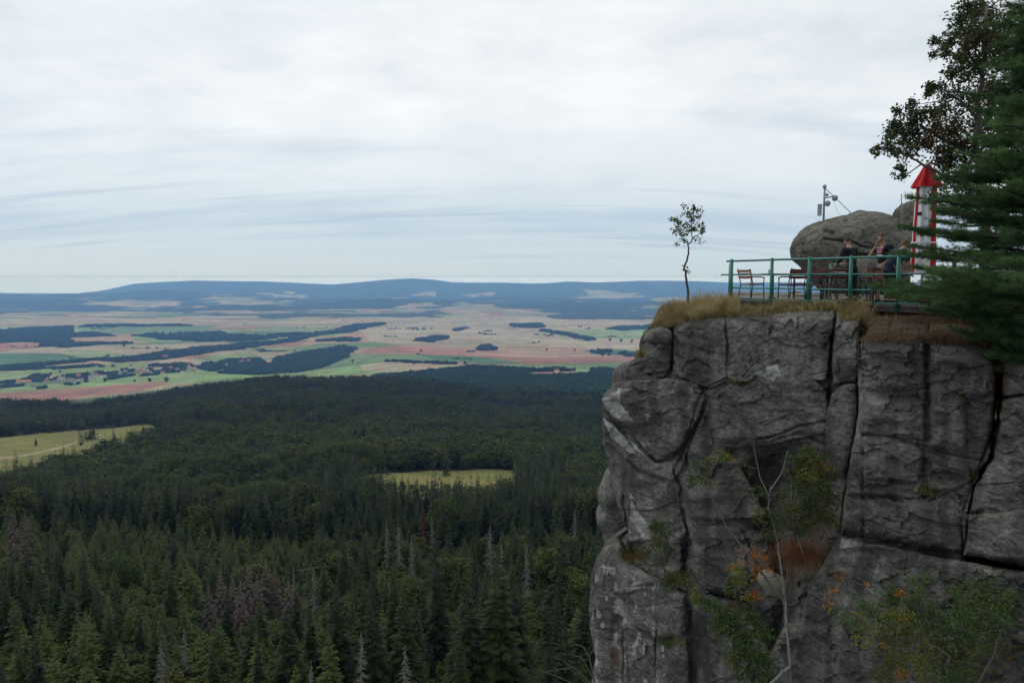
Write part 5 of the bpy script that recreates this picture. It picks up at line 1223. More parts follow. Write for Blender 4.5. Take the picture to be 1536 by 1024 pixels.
p3 = Jm(pel=(0, -.16, .90), che=(0, .10, 1.16), nek=(0, .24, 1.33), hed=(0, .33, 1.43), shL=(-.19, .15, 1.27), shR=(.19, .15, 1.27), elL=(-.22, .34, 1.05), elR=(.24, .22, 1.00), wrL=(-.15, .52, .88), wrR=(.20, .34, .77),
        hiL=(-.09, -.14, .85), hiR=(.09, -.14, .85), knL=(-.10, .0, .47), knR=(.10, .0, .47), anL=(-.11, -.08, .09), anR=(.11, -.08, .09))
person(pl(1337, 18.0), R_(-78), p3, 'person in a slate blue shirt leaning forward at the railing beside the parasol', M_navy, M_jean, M_hair2, 1.0, (0, .95, -.15), hands={'R': (Vector((-.1, .35, -.9)), Vector((0, 1, 0)), .5)})

# ---- folded parasol
M_red = simple('red_canvas', (.62, .012, .02), (.48, .01, .015), 5, .75, .2); M_can = simple('white_canvas', (.82, .83, .84), (.72, .73, .75), 5, .8, .2)
pc = pl(1381, 18.6); T = empty('parasol', pc, R_(20), 'tall folded red and white beer garden parasol standing behind the pine twigs', 'parasol')
HP = float(at(1388, 243, 18.6)[2]) - ZD
def fold(z0, z1, r0, r1, n=40, ph=0, amp=.16, nf=8, a0=0, a1=2 * math.pi):
    m = MB(); K_ = 14; vs = []
    for i in range(K_ + 1):
        z_ = z0 + (z1 - z0) * i / K_; r = r0 + (r1 - r0) * (i / K_)
        for j in range(n + 1):
            a = a0 + (a1 - a0) * j / n; rr_ = r * (1 + amp * math.cos(a * nf + ph + .3 * math.sin(i * .7))); vs.append((rr_ * math.cos(a), rr_ * math.sin(a), z_))
    m.add(vs, [(i * (n + 1) + j, i * (n + 1) + j + 1, (i + 1) * (n + 1) + j + 1, (i + 1) * (n + 1) + j) for i in range(K_) for j in range(n)]); return m
m = MB(); m.tube([(0, 0, 0), (0, 0, HP)], .028, 12); m.build('pole', M_white, T, True)
m = MB(); m.lathe((0, 0, 0), [(.32, 0), (.33, .05), (.28, .09), (.06, .12), (.05, .3), (0, .3)], 24); m.build('base', M_iron, T, True)
zb = .72
ivq = Matrix.Rotation(-R_(20), 3, 'Z') @ (Vector((0, 0, 0)) - Vector((pc.x, pc.y, 0))).normalized(); af = math.atan2(ivq.y, ivq.x)
for a0_, a1_, mt in ((-48, 0, M_can), (0, 40, M_can), (-90, -48, M_red), (40, 96, M_red), (96, 150, M_can), (150, 206, M_red), (206, 270, M_can)):
    m = fold(zb, HP - .50, .27, .21, 18, 0, .09, 9, af + R_(a0_), af + R_(a1_ + .8)); m.build('canopy_panel', mt, T, True)
m = fold(HP - .62, HP - .05, .33, .05, 48, .4, .15, 7); m.build('top_cap', M_red, T, True)
m = MB(); m.lathe((0, 0, HP - .07), [(.06, 0), (.055, .05), (.03, .08), (0, .09)], 12); m.build('finial', M_white, T, True)
m = MB(); m.lathe((0, 0, 1.5), [(.285, -.02), (.295, 0), (.285, .02)], 24); m.build('tie_band', M_can, T, True)
PD = (Vector((0, 0, 0)) - Vector((pc.x, pc.y, 0))).normalized(); iv = Matrix.Rotation(-R_(20), 3, 'Z')
def decal(du, z0, w, h, mat):
    f = iv @ PD; s = f.cross(Vector((0, 0, 1))) * -1; c = f * (.272 - du * du * 1.5) + s * du + Vector((0, 0, z0)); m = MB()
    m.beam(c - s * w / 2, c + s * w / 2, .012, h); m.build('printed_mark', mat, T)
decal(-.12, HP - 1.28, .09, .09, M_iron); decal(.13, HP - 1.18, .09, .05, M_red); decal(.16, HP - 1.36, .05, .10, M_red); decal(.13, HP - 1.56, .08, .06, M_red)

# ---- weather and radio mast on the boulder
M_steel = simple('grey_steel', (.25, .27, .30), (.18, .2, .22), 5, .5, .1, .3); M_dish = simple('pale_dish', (.36, .39, .40), (.26, .28, .30), 5, .5, .1); M_dkd = simple('dark_dish_back', (.09, .11, .12), None, 5, .5, .1)
Ym = 33.5; b0 = P(1235, 345, Ym); tp = P(1237, 281, Ym)
mt_ = empty('antenna_mast', b0, 0, 'thin steel mast with round dish antennas on top of the huge boulder', 'mast')
lm = lambda u, v, Y=Ym: P(u, v, Y) - b0
m = MB(); m.tube([(0, 0, -.6), lm(1236, 310), lm(1237, 281)], [.05, .045, .04], 10); m.build('pole', M_steel, mt_, True)
m = MB(); m.lathe(lm(1237, 280), [(0, -.09), (.07, -.06), (.09, 0), (.06, .07), (0, .10)], 14); m.build('beacon', M_steel, mt_, True)
m = MB(); m.tube([lm(1238, 283), lm(1248, 292), lm(1277, 320, 31.5)], .018, 6); m.build('stay', M_steel, mt_, True)
m = MB(); m.tube([lm(1250, 300), lm(1258, 322)], .006, 4); m.build('cable', M_steel, mt_)
m = MB(); m.tube([lm(1237, 297), lm(1243, 296), lm(1252, 294)], .03, 6); m.tube([lm(1237, 305), lm(1241, 303)], .04, 6); m.build('arm', M_steel, mt_, True)
def dish(u, v, r, dz=.25):
    q = lm(u, v, Ym - .3); M_ = Matrix.Rotation(R_(115), 3, 'X') @ Matrix.Rotation(0, 3, 'Y')
    m = MB(); m.lathe(q, [(0, -.02), (r * .6, 0), (r, .10), (r * 1.02, .12), (r * 1.0, .13)], 22, 0, M_); a_ = m.build('dish', M_dkd, mt_, True)
    m = MB(); m.lathe(q, [(r, .12), (r * .95, .15), (r * .5, .17), (0, .175)], 22, 0, M_); m.build('radome', M_dish, a_, True)
dish(1240, 304, .13); dish(1251, 296, .13); dish(1239, 291, .07)
m = MB(); m.box(lm(1229.5, 315), (.17, .08, .52)); m.beam(lm(1229, 307), lm(1236, 307), .02, .02); m.build('panel_antenna', M_dish, mt_)
q = P(1353, 346, 33.2); m = MB(); m.tube([q + Vector((0, 0, -.3)), P(1352, 291, 33.2)], [.03, .02], 8); m.tube([q + Vector((0, 0, .2)), q + Vector((.05, 0, .35))], .04, 6); o = m.build('metal_rod', M_steel); tag(o, 'bare metal rod standing between the huge boulder and the upright rock', 'rod')

# =====================================================  PLANTS OF THE CLIFF
def blades(pts, h, w, mat, name, label, cat, lean=(-.25, 0), spread=.35):
    n = len(pts); hh = h * RNG.uniform(.45, 1.25, n) * (1 + .55 * vnoise(pts[:, 0] / .3, pts[:, 1] / .3, seed=203)); a = RNG.random(n) * 6.283; l = RNG.normal(0, spread, (n, 2)) + XS(lean)
    s = np.stack([np.cos(a), np.sin(a), 0 * a], 1) * (w * RNG.uniform(.6, 1.3, n))[:, None]
    mid = pts + np.stack([l[:, 0] * hh * .35, l[:, 1] * hh * .35, hh * .6], 1); tip = pts + np.stack([l[:, 0] * hh, l[:, 1] * hh, hh * (1 - .25 * np.hypot(l[:, 0], l[:, 1]))], 1)
    v = np.stack([pts - s, pts + s, mid + s * .8, mid - s * .8, tip], 1).reshape(-1, 3); b = np.arange(n) * 5
    me = np_mesh(name, v, [np.stack([b, b + 1, b + 2, b + 3], 1), np.stack([b + 3, b + 2, b + 4], 1)], [mat]); return tag(link(name, me), label, cat, kind='stuff')
def leafmat(name, cols, sc_=6.0):
    m, nt, b = newmat(name); n1 = noise(nt, coords(nt), sc_, 3); n2 = noise(nt, coords(nt), sc_ * .2, 2)
    f = math_(nt, 'ADD', math_(nt, 'MULTIPLY', n1, .6), math_(nt, 'MULTIPLY', n2, .4)); k = len(cols)
    c = ramp(nt, f, [(.34 + .32 * i / (k - 1), c_) for i, c_ in enumerate(cols)]); nt.links.new(c, b.inputs['Base Color']); b.inputs['Roughness'].default_value = .65; b.inputs['Specular IOR Level'].default_value = .25
    tr = nt.nodes.new('ShaderNodeBsdfTranslucent'); nt.links.new(c, tr.inputs[0]); mx = nt.nodes.new('ShaderNodeMixShader'); mx.inputs[0].default_value = .35
    nt.links.new(b.outputs[0], mx.inputs[1]); nt.links.new(tr.outputs[0], mx.inputs[2]); nt.links.new(mx.outputs[0], nt.nodes['Material Output'].inputs[0]); return m
M_dry = leafmat('dry_grass', [(.16, .12, .05), (.36, .27, .125), (.56, .46, .27)], 3); M_grn = leafmat('short_grass', [(.06, .075, .018), (.13, .13, .035), (.26, .21, .08)], 3)
FV = full.reshape(-1, 3); fu, fv_ = proj(FV[:, 0], FV[:, 1], FV[:, 2]); rowi = np.repeat(np.arange(full.shape[0]), full.shape[1])
def on_top(poly, n, rows=(0, KT + 30), ymax=22.6, jit=.03, top=8):
    m = inpoly(fu, fv_, poly) & (rowi >= rows[0]) & (rowi < KT + top) & (FV[:, 1] < ymax)
    i = np.nonzero(m)[0]
    if not len(i): return np.zeros((0, 3))
    w = np.ones(len(i)); 
    k = RNG.choice(i, n); c = RNG.integers(0, 2, n); k2 = np.clip(k + full.shape[1] * c, 0, len(FV) - 1); f = RNG.random((n, 1))
    p = FV[k] * (1 - f) + FV[k2] * f; p[:, :2] += RNG.normal(0, jit, (n, 2)); pt = vnoise(p[:, 0] / .35, p[:, 1] / .35, seed=201) + .5 * vnoise(p[:, 0] / .12, p[:, 1] / .12, seed=202); return p[pt > -.15 + RNG.uniform(-.5, .3, len(p))]
g1 = on_top([(985, 440), (1110, 440), (1110, 476), (1060, 478), (1000, 490), (985, 492)], 4600)
g2 = on_top([(1100, 440), (1300, 440), (1300, 482), (1262, 476), (1250, 466), (1190, 468), (1120, 476)], 5200)
g3 = on_top([(1250, 452), (1310, 452), (1310, 484), (1262, 480)], 2600)
blades(np.concatenate([g1]), .42, .006, M_dry, 'dry_grass', 'tall straw-coloured dry grass on the left end of the cliff top', 'grass', (-.35, 0))
blades(np.concatenate([g2[:2300], g3[:1500]]), .20, .006, M_dry, 'dry_grass', 'short yellow dry grass along the cliff edge below the railing', 'grass', (-.2, 0))
blades(np.concatenate([g2[2300:], g3[1500:], g1[:900], on_top([(965, 470), (1010, 470), (1010, 506), (965, 510)], 900)]), .16, .008, M_grn, 'green_grass', 'low green grass and moss between the dry tufts on the cliff top', 'grass')
def tuft(u, v, Y, n, h, mat, label, r=.15, lean=(-.2, -.1), name='grass_tuft', w=.005):
    c = XS(P(u, v, Y)); p = c + RNG.normal(0, r, (n, 3)) * XS([1, 1, .25]); o = blades(p, h, w, mat, name, label, 'grass tuft', lean, .5); return o
tuft(1022, 474, 21.4, 900, .50, M_dry, 'bushy straw-coloured grass tuft left of the sapling foot', .22, (-.5, 0)); tuft(1062, 468, 21.2, 1000, .42, M_dry, 'straw-coloured grass tuft right of the sapling foot', .25)
tuft(998, 488, 21.1, 500, .26, M_dry, 'orange dry grass tuft at the far left cliff corner', .14, (-.6, 0)); tuft(962, 536, 21.6, 260, .3, M_dry, 'small dry grass tuft growing from the joint at the left cliff edge', .08, (-.5, 0))
tuft(1175, 470, 19.6, 700, .40, M_dry, 'dry grass tuft hiding the foot of the second railing post', .2); tuft(1280, 478, 17.9, 900, .42, M_dry, 'yellowish grass tuft in the notch below the fourth railing post', .2)
tuft(1262, 470, 18.2, 500, .35, M_grn, 'greenish grass tuft left of the notch under the deck', .15); tuft(1340, 492, 17.2, 500, .25, M_dry, 'brown dry grass under the deck near the pine', .3)
tuft(1395, 740, 13.6, 300, .14, M_grn, 'moss cushion in the crack of the right-hand rock face', .09); tuft(1110, 576, 18.9, 240, .08, M_grn, 'narrow moss cushion on the ledge below the diagonal crack', .12)
tuft(1205, 838, 16.2, 1500, .32, leafmat('rust_grass', [(.13, .06, .03), (.24, .12, .06), (.30, .17, .09)], 3), 'rust-coloured dead grass in the recess of the cliff', .30)
tuft(948, 838, 20.3, 500, .22, leafmat('ledge_grass', [(.07, .05, .015), (.14, .09, .03), (.10, .10, .03)], 3), 'brownish ledge grass on the lower left buttress', .2)

M_lit = leafmat('pine_litter', [(.07, .045, .028), (.15, .085, .045), (.24, .16, .09)], 5)
lt = on_top([(1292, 474), (1530, 474), (1530, 522), (1292, 512)], 9000, ymax=19.5, jit=.05, top=14)
if len(lt): blades(lt, .07, .006, M_lit, 'pine_litter', 'brown pine needle litter and short dead grass on the rock shelf below the deck', 'litter', (0, 0), 1.3)
for k_, (uu, vv, Yy) in enumerate(((1322, 486, 17.0), (1372, 482, 16.6), (1420, 496, 15.2), (1352, 500, 16.0), (1446, 486, 15.6), (1400, 474, 16.8))):
    tuft(uu, vv, Yy, 260, .16, M_lit if k_ % 2 else M_dry, ('pale', 'brown', 'small pale', 'low brown', 'faded', 'dark brown')[k_] + ' grass tuft on the rock shelf below the deck, ' + ('leftmost', 'left of the metal support', 'nearest the pine', 'on the outer lip', 'half under the pine', 'right beneath the deck edge')[k_], .14)

def bush(name, cat, label, roots, clusters, stem_mat, leaf_mats, size=.045, th=.03, aspect=.55, seed=1, mult=1.0, droop=.1, twigs=True):
    """roots: list of polylines [(u,v,Y),...] with base radius; clusters: (u, v, Y, radius px, leaves, mat index)"""
    r = np.random.default_rng(seed); b0 = P(*roots[0][0][0]); t = empty(name, b0, 0, label, cat); m = MB(); all_pts = []
    for pts, r0, r1 in roots:
        q = [P(*p) - b0 for p in pts]
        fine = []
        for i in range(len(q) - 1):
            for k in range(4): fine.append(q[i].lerp(q[i + 1], k / 4) + Vector(r.normal(0, r0 * .35, 3)))
        fine.append(q[-1]); n_ = len(fine); m.tube(fine, [r0 + (r1 - r0) * i / (n_ - 1) for i in range(n_)], 7); all_pts += fine
    by = {}
    for (u, v, Y, rp, n, mi) in clusters:
        c = P(u, v, Y) - b0; R = rp / F * Y; n = int(n * (mult if mi != 3 else .8))
        if twigs:
            a = min(all_pts, key=lambda s: (s - c).length + max(0, s.z - c.z) * .6)
            mid = a.lerp(c, .5) + Vector(r.normal(0, .12 * (c - a).length, 3)); m.tube([a, mid, c], [th * .5, th * .35, th * .15], 5)
            for _ in range(6 + int(R * 8)):
                e = c + Vector(r.normal(0, R * .55, 3)); m.tube([c.lerp(a, .3 * r.random()), e.lerp(c, .4) + Vector(r.normal(0, R * .1, 3)), e], [th * .18, th * .13, th * .06], 3, cap=False)
        k = max(3, n // 12); sub = XS(c) + r.normal(0, R * .56, (k, 3)) * XS([1, 1, .8]); i = r.integers(0, k, n)
        p = sub[i] + r.normal(0, R * .13 + .02, (n, 3)); d = r.normal(size=(n, 3)); d[:, 2] = d[:, 2] * .6 - .15; d /= np.linalg.norm(d, axis=1)[:, None]
        s = np.cross(d, r.normal(size=(n, 3))); s /= np.linalg.norm(s, axis=1)[:, None]
        L = size * r.uniform(.6, 1.35, n); vv, ff = kites(p, d, s, L, L * aspect * .5, droop)
        by.setdefault(mi, []).append((vv, ff))
    m.build('stem', stem_mat, t, True); V_ = []; F_ = []; FM = []; off = 0
    for mi, lst in by.items():
        for vv, ff in lst: V_.append(vv); F_.append(ff + off); FM += [mi] * len(ff); off += len(vv)
    me = np_mesh('foliage', np.concatenate(V_), np.concatenate(F_), leaf_mats, FM); link('foliage', me, t); return t
L_dark = leafmat('dark_leaves', [(0.0324, 0.0476, 0.021), (0.063, 0.085, 0.03), (0.108, 0.1275, 0.042)]); L_ol = leafmat('olive_leaves', [(.05, .07, .02), (.10, .12, .03), (.17, .18, .045)])
L_br = leafmat('bronze_leaves', [(.07, .045, .018), (.13, .085, .03), (.18, .13, .04)]); L_or = leafmat('orange_leaves', [(.22, .075, .012), (.40, .15, .018), (.38, .20, .035)])
L_yl = leafmat('yellow_green_leaves', [(.09, .11, .02), (.17, .18, .03), (.28, .24, .04)]); L_gr = leafmat('fresh_green_leaves', [(.04, .07, .02), (.07, .12, .03), (.12, .17, .045)])
B_birch = simple('birch_bark', (.36, .35, .32), (.05, .045, .04), 14, .7, .2); B_brown = simple('twig_bark', (.085, .07, .058), (.05, .04, .034), 10, .9, .3); B_grey = simple('grey_twig_bark', (.15, .14, .12), (.08, .07, .06), 10, .9, .3)
S = 21.8
bush('sapling', 'sapling', 'slender young tree alone on the left corner of the cliff top', [([(1036, 478, S), (1033, 458, S), (1030, 425, S), (1028, 402, S), (1033, 380, S), (1034, 365, S), (1039, 358, S), (1037, 340, S), (1040, 315, S)], .042, .008), ([(1034, 366, S), (1024, 358, S), (1014, 340, S)], .015, .004), ([(1038, 358, S), (1050, 350, S), (1058, 344, S)], .014, .004), ([(1038, 345, S), (1048, 330, S), (1052, 320, S)], .01, .004)],
     [(1040, 308, S, 9, 70, 0), (1032, 318, S, 9, 60, 0), (1048, 322, S, 9, 70, 0), (1036, 330, S, 10, 90, 0), (1050, 338, S, 8, 50, 0), (1020, 337, S, 8, 80, 1), (1014, 330, S, 7, 50, 1), (1018, 350, S, 8, 90, 0), (1010, 328, S, 4, 24, 0), (1040, 346, S, 9, 60, 0), (1028, 345, S, 8, 50, 0), (1052, 346, S, 7, 40, 0), (1057, 341, S, 4, 16, 0),
      (1046, 358, S, 8, 22, 0), (1024, 362, S, 7, 22, 0), (1015, 366, S, 3, 14, 0), (1026, 403, S, 5, 16, 0), (1033, 404, S, 4, 12, 0), (1052, 365, S, 3, 6, 0), (1026, 308, S, 4, 12, 0)], B_brown, [L_dark, L_ol], .075, .014, .6, 3)
# broadleaf tree behind the pine
Y = 17.2; br = [([(1490, 470, Y), (1482, 400, Y), (1478, 330, Y), (1470, 250, Y), (1468, 170, Y), (1478, 90, Y), (1480, 10, Y)], .13, .03), ([(1474, 290, Y), (1430, 268, Y), (1390, 250, Y), (1360, 232, Y), (1330, 224, Y)], .05, .01), ([(1470, 240, Y), (1425, 215, Y), (1380, 190, Y), (1352, 180, Y)], .045, .01),
    ([(1468, 180, Y), (1440, 150, Y), (1410, 132, Y)], .04, .01), ([(1474, 110, Y), (1440, 85, Y), (1405, 65, Y)], .035, .01), ([(1478, 60, Y), (1455, 25, Y), (1445, 5, Y)], .03, .01), ([(1480, 330, Y), (1440, 305, Y), (1400, 300, Y)], .04, .01)]
cl_ = [(1452, 8, 14, 320, 0), (1470, 20, 20, 560, 2), (1440, 28, 13, 260, 0), (1450, 50, 17, 420, 0), (1478, 55, 24, 700, 2), (1425, 60, 13, 220, 0), (1404, 62, 8, 110, 0), (1415, 76, 9, 90, 0), (1400, 82, 6, 60, 0), (1440, 85, 16, 340, 2), (1465, 95, 20, 460, 0), (1430, 105, 12, 170, 0), (1452, 118, 16, 260, 0),
       (1396, 128, 8, 110, 0), (1412, 132, 10, 160, 0), (1430, 142, 14, 220, 0), (1392, 140, 6, 60, 0), (1460, 150, 20, 420, 0), (1485, 130, 20, 500, 2), (1365, 158, 9, 120, 0), (1350, 166, 8, 90, 0), (1372, 174, 14, 300, 0), (1345, 190, 12, 300, 0), (1336, 204, 7, 90, 0), (1366, 198, 15, 420, 0), (1316, 224, 8, 90, 0), (1308, 227, 4, 26, 0),
       (1330, 216, 9, 120, 0), (1342, 228, 9, 130, 0), (1366, 222, 16, 420, 0), (1394, 168, 10, 130, 2), (1402, 190, 17, 460, 3), (1392, 212, 15, 460, 3), (1420, 165, 16, 380, 0), (1432, 195, 20, 560, 2), (1424, 222, 20, 620, 2), (1412, 246, 15, 300, 2), (1500, 30, 22, 600, 2), (1505, 90, 24, 700, 0), (1500, 150, 24, 700, 2), (1505, 210, 24, 700, 0), (1455, 60, 14, 300, 2), (1450, 228, 22, 640, 2), (1352, 250, 8, 80, 0),
       (1480, 190, 24, 760, 2), (1485, 240, 24, 760, 0), (1440, 268, 22, 520, 2), (1500, 60, 26, 800, 0), (1410, 290, 14, 200, 0), (1470, 290, 24, 560, 0), (1352, 264, 6, 60, 0)]
cl2 = [(u, v, Y + random.uniform(-.9, .9), r, int(n * 1.15), mi) for u, v, r, n, mi in cl_]
bush('broadleaf_tree', 'tree', 'loose dark-leaved broadleaf tree reaching out to the left above the parasol', br, cl2, B_grey, [L_dark, L_ol, leafmat('bronze_green_leaves', [(.035, .048, .018), (.08, .085, .03), (.13, .105, .04)]), L_br], .072, .035, .62, 5, 1.25)
# birches and bushes in the recess
Yb_ = 15.6
bush('rowan', 'small tree', 'small rowan with orange autumn leaves leaning across the recess of the cliff', [([(1188, 1040, 14.4), (1182, 960, 14.8), (1176, 900, 15.0), (1150, 868, 15.1), (1122, 830, 15.2), (1098, 800, 15.4), (1086, 782, 15.5), (1070, 750, 15.7), (1058, 728, 15.8)], .035, .008), ([(1176, 905, 15.0), (1180, 870, 15.0), (1182, 850, 15.0)], .02, .008), ([(1122, 832, 15.2), (1135, 800, 15.2)], .01, .005)],
     [(1128, 832, 15.2, 12, 90, 3), (1144, 850, 15.1, 13, 120, 3), (1120, 846, 15.2, 9, 50, 3), (1104, 856, 15.2, 10, 60, 4), (1132, 890, 15.0, 10, 90, 3), (1122, 895, 15.0, 6, 30, 4), (1100, 850, 15.2, 7, 30, 3), (1112, 868, 15.2, 12, 90, 4), (1095, 880, 15.2, 10, 60, 1), (1150, 838, 15.1, 6, 40, 3), (1110, 905, 15.1, 8, 40, 0), (1070, 690, 15.8, 14, 60, 1), (1088, 682, 15.8, 10, 40, 4), (1050, 700, 15.8, 12, 60, 0), (1060, 722, 15.7, 12, 60, 1), (1098, 688, 15.8, 5, 14, 3), (1040, 720, 15.9, 10, 50, 0)],
     B_grey, [L_dark, L_ol, L_br, L_or, L_yl], .062, .012, .6, 7, 2.6)
bush('young_birch', 'birch', 'young white-stemmed birch rising through the recess of the cliff', [([(1186, 1000, 14.6), (1180, 940, 14.8), (1178, 900, 15.0), (1170, 840, 15.2), (1164, 800, 15.3), (1152, 758, 15.4), (1156, 728, 15.5)], .024, .007), ([(1154, 745, 15.4), (1140, 715, 15.5), (1130, 668, 15.6)], .013, .005), ([(1155, 735, 15.4), (1172, 710, 15.5), (1182, 675, 15.6)], .013, .005), ([(1205, 830, 15.2), (1186, 780, 15.3), (1187, 725, 15.4)], .012, .005), ([(1186, 1000, 14.6), (1170, 1010, 14.5), (1148, 1034, 14.2)], .034, .034)],
     [(1198, 690, 15.5, 14, 110, 0), (1212, 684, 15.5, 14, 120, 1), (1226, 694, 15.4, 16, 150, 1), (1240, 712, 15.3, 15, 130, 0), (1216, 712, 15.4, 18, 200, 4), (1200, 726, 15.4, 16, 150, 0), (1232, 736, 15.2, 16, 140, 1), (1248, 748, 15.1, 12, 80, 0), (1210, 748, 15.3, 18, 170, 0), (1190, 758, 15.3, 14, 110, 1), (1224, 768, 15.2, 18, 170, 0), (1180, 780, 15.2, 14, 100, 0), (1204, 790, 15.2, 16, 130, 0), (1246, 776, 15.1, 12, 80, 1), (1170, 742, 15.4, 12, 60, 0), (1160, 770, 15.3, 12, 60, 0), (1120, 700, 15.6, 12, 24, 0), (1150, 800, 15.2, 14, 70, 0), (1140, 770, 15.3, 12, 46, 1), (1230, 700, 15.3, 7, 20, 2), (1120, 740, 15.4, 14, 50, 0)],
     B_birch, [L_dark, L_ol, L_or, L_br, L_yl], .060, .010, .6, 9, 2.8)
bush('green_bush', 'bush', 'fresh green bush on the slope under the orange rowan', [([(1110, 1040, 15.0), (1100, 960, 15.2), (1090, 915, 15.4)], .02, .006), ([(1110, 1020, 15.0), (1140, 960, 15.0)], .018, .006)],
     [(1060, 905, 15.6, 14, 120, 0), (1080, 918, 15.5, 16, 170, 0), (1098, 928, 15.4, 18, 200, 0), (1076, 940, 15.4, 14, 110, 1), (1110, 950, 15.2, 20, 230, 0), (1126, 972, 15.1, 20, 230, 0), (1104, 984, 15.1, 16, 150, 1), (1140, 990, 14.9, 18, 180, 0), (1130, 930, 15.2, 14, 100, 0), (1150, 950, 15.0, 14, 120, 0), (1125, 1010, 14.9, 18, 170, 0), (1155, 1020, 14.7, 18, 170, 0), (1045, 895, 15.8, 9, 60, 1)],
     B_brown, [L_gr, L_ol], .062, .012, .6, 11, 2.6)
bush('cliff_shrub', 'shrub', 'mossy dark shrub hanging in the cleft of the lower left rock face', [([(1000, 880, 18.2), (992, 830, 18.4), (990, 800, 18.5)], .02, .005)],
     [(985, 785, 18.5, 11, 90, 0), (1000, 795, 18.4, 11, 90, 0), (985, 812, 18.4, 12, 100, 1), (1005, 822, 18.3, 10, 70, 0), (992, 838, 18.3, 12, 90, 0), (1008, 862, 18.2, 12, 100, 1), (1028, 866, 18.0, 10, 80, 1), (1036, 878, 18.0, 8, 50, 1), (1000, 880, 18.2, 12, 90, 0), (975, 825, 18.5, 8, 50, 0), (1020, 960, 17.6, 10, 60, 1), (1005, 965, 17.8, 8, 40, 0)], B_brown, [L_dark, L_ol], .055, .008, .6, 13, 2.5)
rcl = []
r6 = random.Random(6)
for (u, v, r, n, mi) in [(1345, 888, 20, 150, 0), (1375, 905, 24, 190, 0), (1350, 925, 20, 150, 4), (1322, 920, 16, 90, 0), (1300, 935, 16, 90, 1), (1332, 950, 22, 180, 1), (1370, 950, 26, 240, 1), (1405, 935, 26, 240, 0), (1440, 915, 26, 240, 0), (1470, 905, 24, 230, 1), (1500, 920, 26, 240, 0), (1530, 935, 26, 240, 1), (1420, 970, 26, 240, 1), (1455, 955, 28, 260, 0), (1490, 965, 28, 260, 1), (1525, 985, 28, 260, 0),
                         (1350, 985, 24, 190, 1), (1385, 995, 24, 200, 4), (1330, 1010, 20, 150, 1), (1420, 1010, 26, 240, 0), (1460, 1005, 26, 240, 1), (1500, 1015, 28, 260, 4), (1540, 1020, 24, 200, 4), (1290, 905, 12, 60, 0), (1270, 930, 14, 60, 0), (1250, 912, 10, 40, 0), (1480, 880, 18, 120, 0), (1515, 895, 18, 120, 0), (1440, 888, 16, 90, 0), (1380, 870, 14, 60, 0), (1300, 960, 14, 70, 4), (1560, 960, 26, 220, 0)]:
    rcl.append((u, v, 11.6 + r6.uniform(-.5, .5), r, int(n * .9), mi))
for (u, v, r, n) in [(1262, 862, 7, 40), (1250, 882, 8, 46), (1242, 908, 7, 30), (1351, 890, 8, 50), (1352, 1000, 9, 50), (1336, 920, 5, 20), (1294, 924, 5, 14), (1324, 965, 5, 24), (1512, 986, 6, 24), (1455, 975, 6, 16), (1300, 876, 4, 10), (1345, 1015, 6, 20)]: rcl.append((u, v, 11.5, r, n, 3))
bush('rowan_bush', 'bush', 'spreading green bush dotted with orange leaf tufts in the bottom right corner', [([(1430, 1080, 11.5), (1420, 1000, 11.5), (1424, 982, 11.5), (1395, 965, 11.5), (1390, 960, 11.6)], .03, .008), ([(1430, 1080, 11.5), (1360, 1000, 11.5), (1300, 950, 11.6), (1262, 905, 11.7), (1255, 870, 11.7)], .016, .005), ([(1440, 1080, 11.5), (1490, 980, 11.4), (1510, 920, 11.4)], .025, .006), ([(1350, 1060, 11.5), (1345, 960, 11.5), (1352, 895, 11.5)], .012, .005)],
     rcl, B_grey, [L_gr, L_ol, L_dark, L_or, L_yl], .050, .009, .6, 17, 2.4)
bush('dead_shrub', 'shrub', 'leafless pale shrub at the foot of the lower left cliff edge', [([(895, 1040, 19.5), (884, 985, 19.6), (874, 968, 19.7), (862, 965, 19.8)], .022, .006), ([(892, 1020, 19.5), (872, 985, 19.6), (838, 978, 19.8)], .016, .004), ([(892, 1030, 19.5), (860, 1000, 19.6), (812, 1008, 19.8)], .016, .004), ([(890, 1040, 19.5), (850, 1020, 19.7), (800, 1000, 20)], .014, .004), ([(884, 985, 19.6), (892, 968, 19.6)], .012, .006), ([(895, 1040, 19.5), (868, 1012, 19.6), (846, 990, 19.8), (830, 984, 19.9)], .012, .004)],
     [(850, 985, 19.7, 12, 3, 0), (830, 1000, 19.8, 14, 3, 0), (860, 1010, 19.6, 12, 3, 0)], B_grey, [L_br], .03, .014, .5, 19)

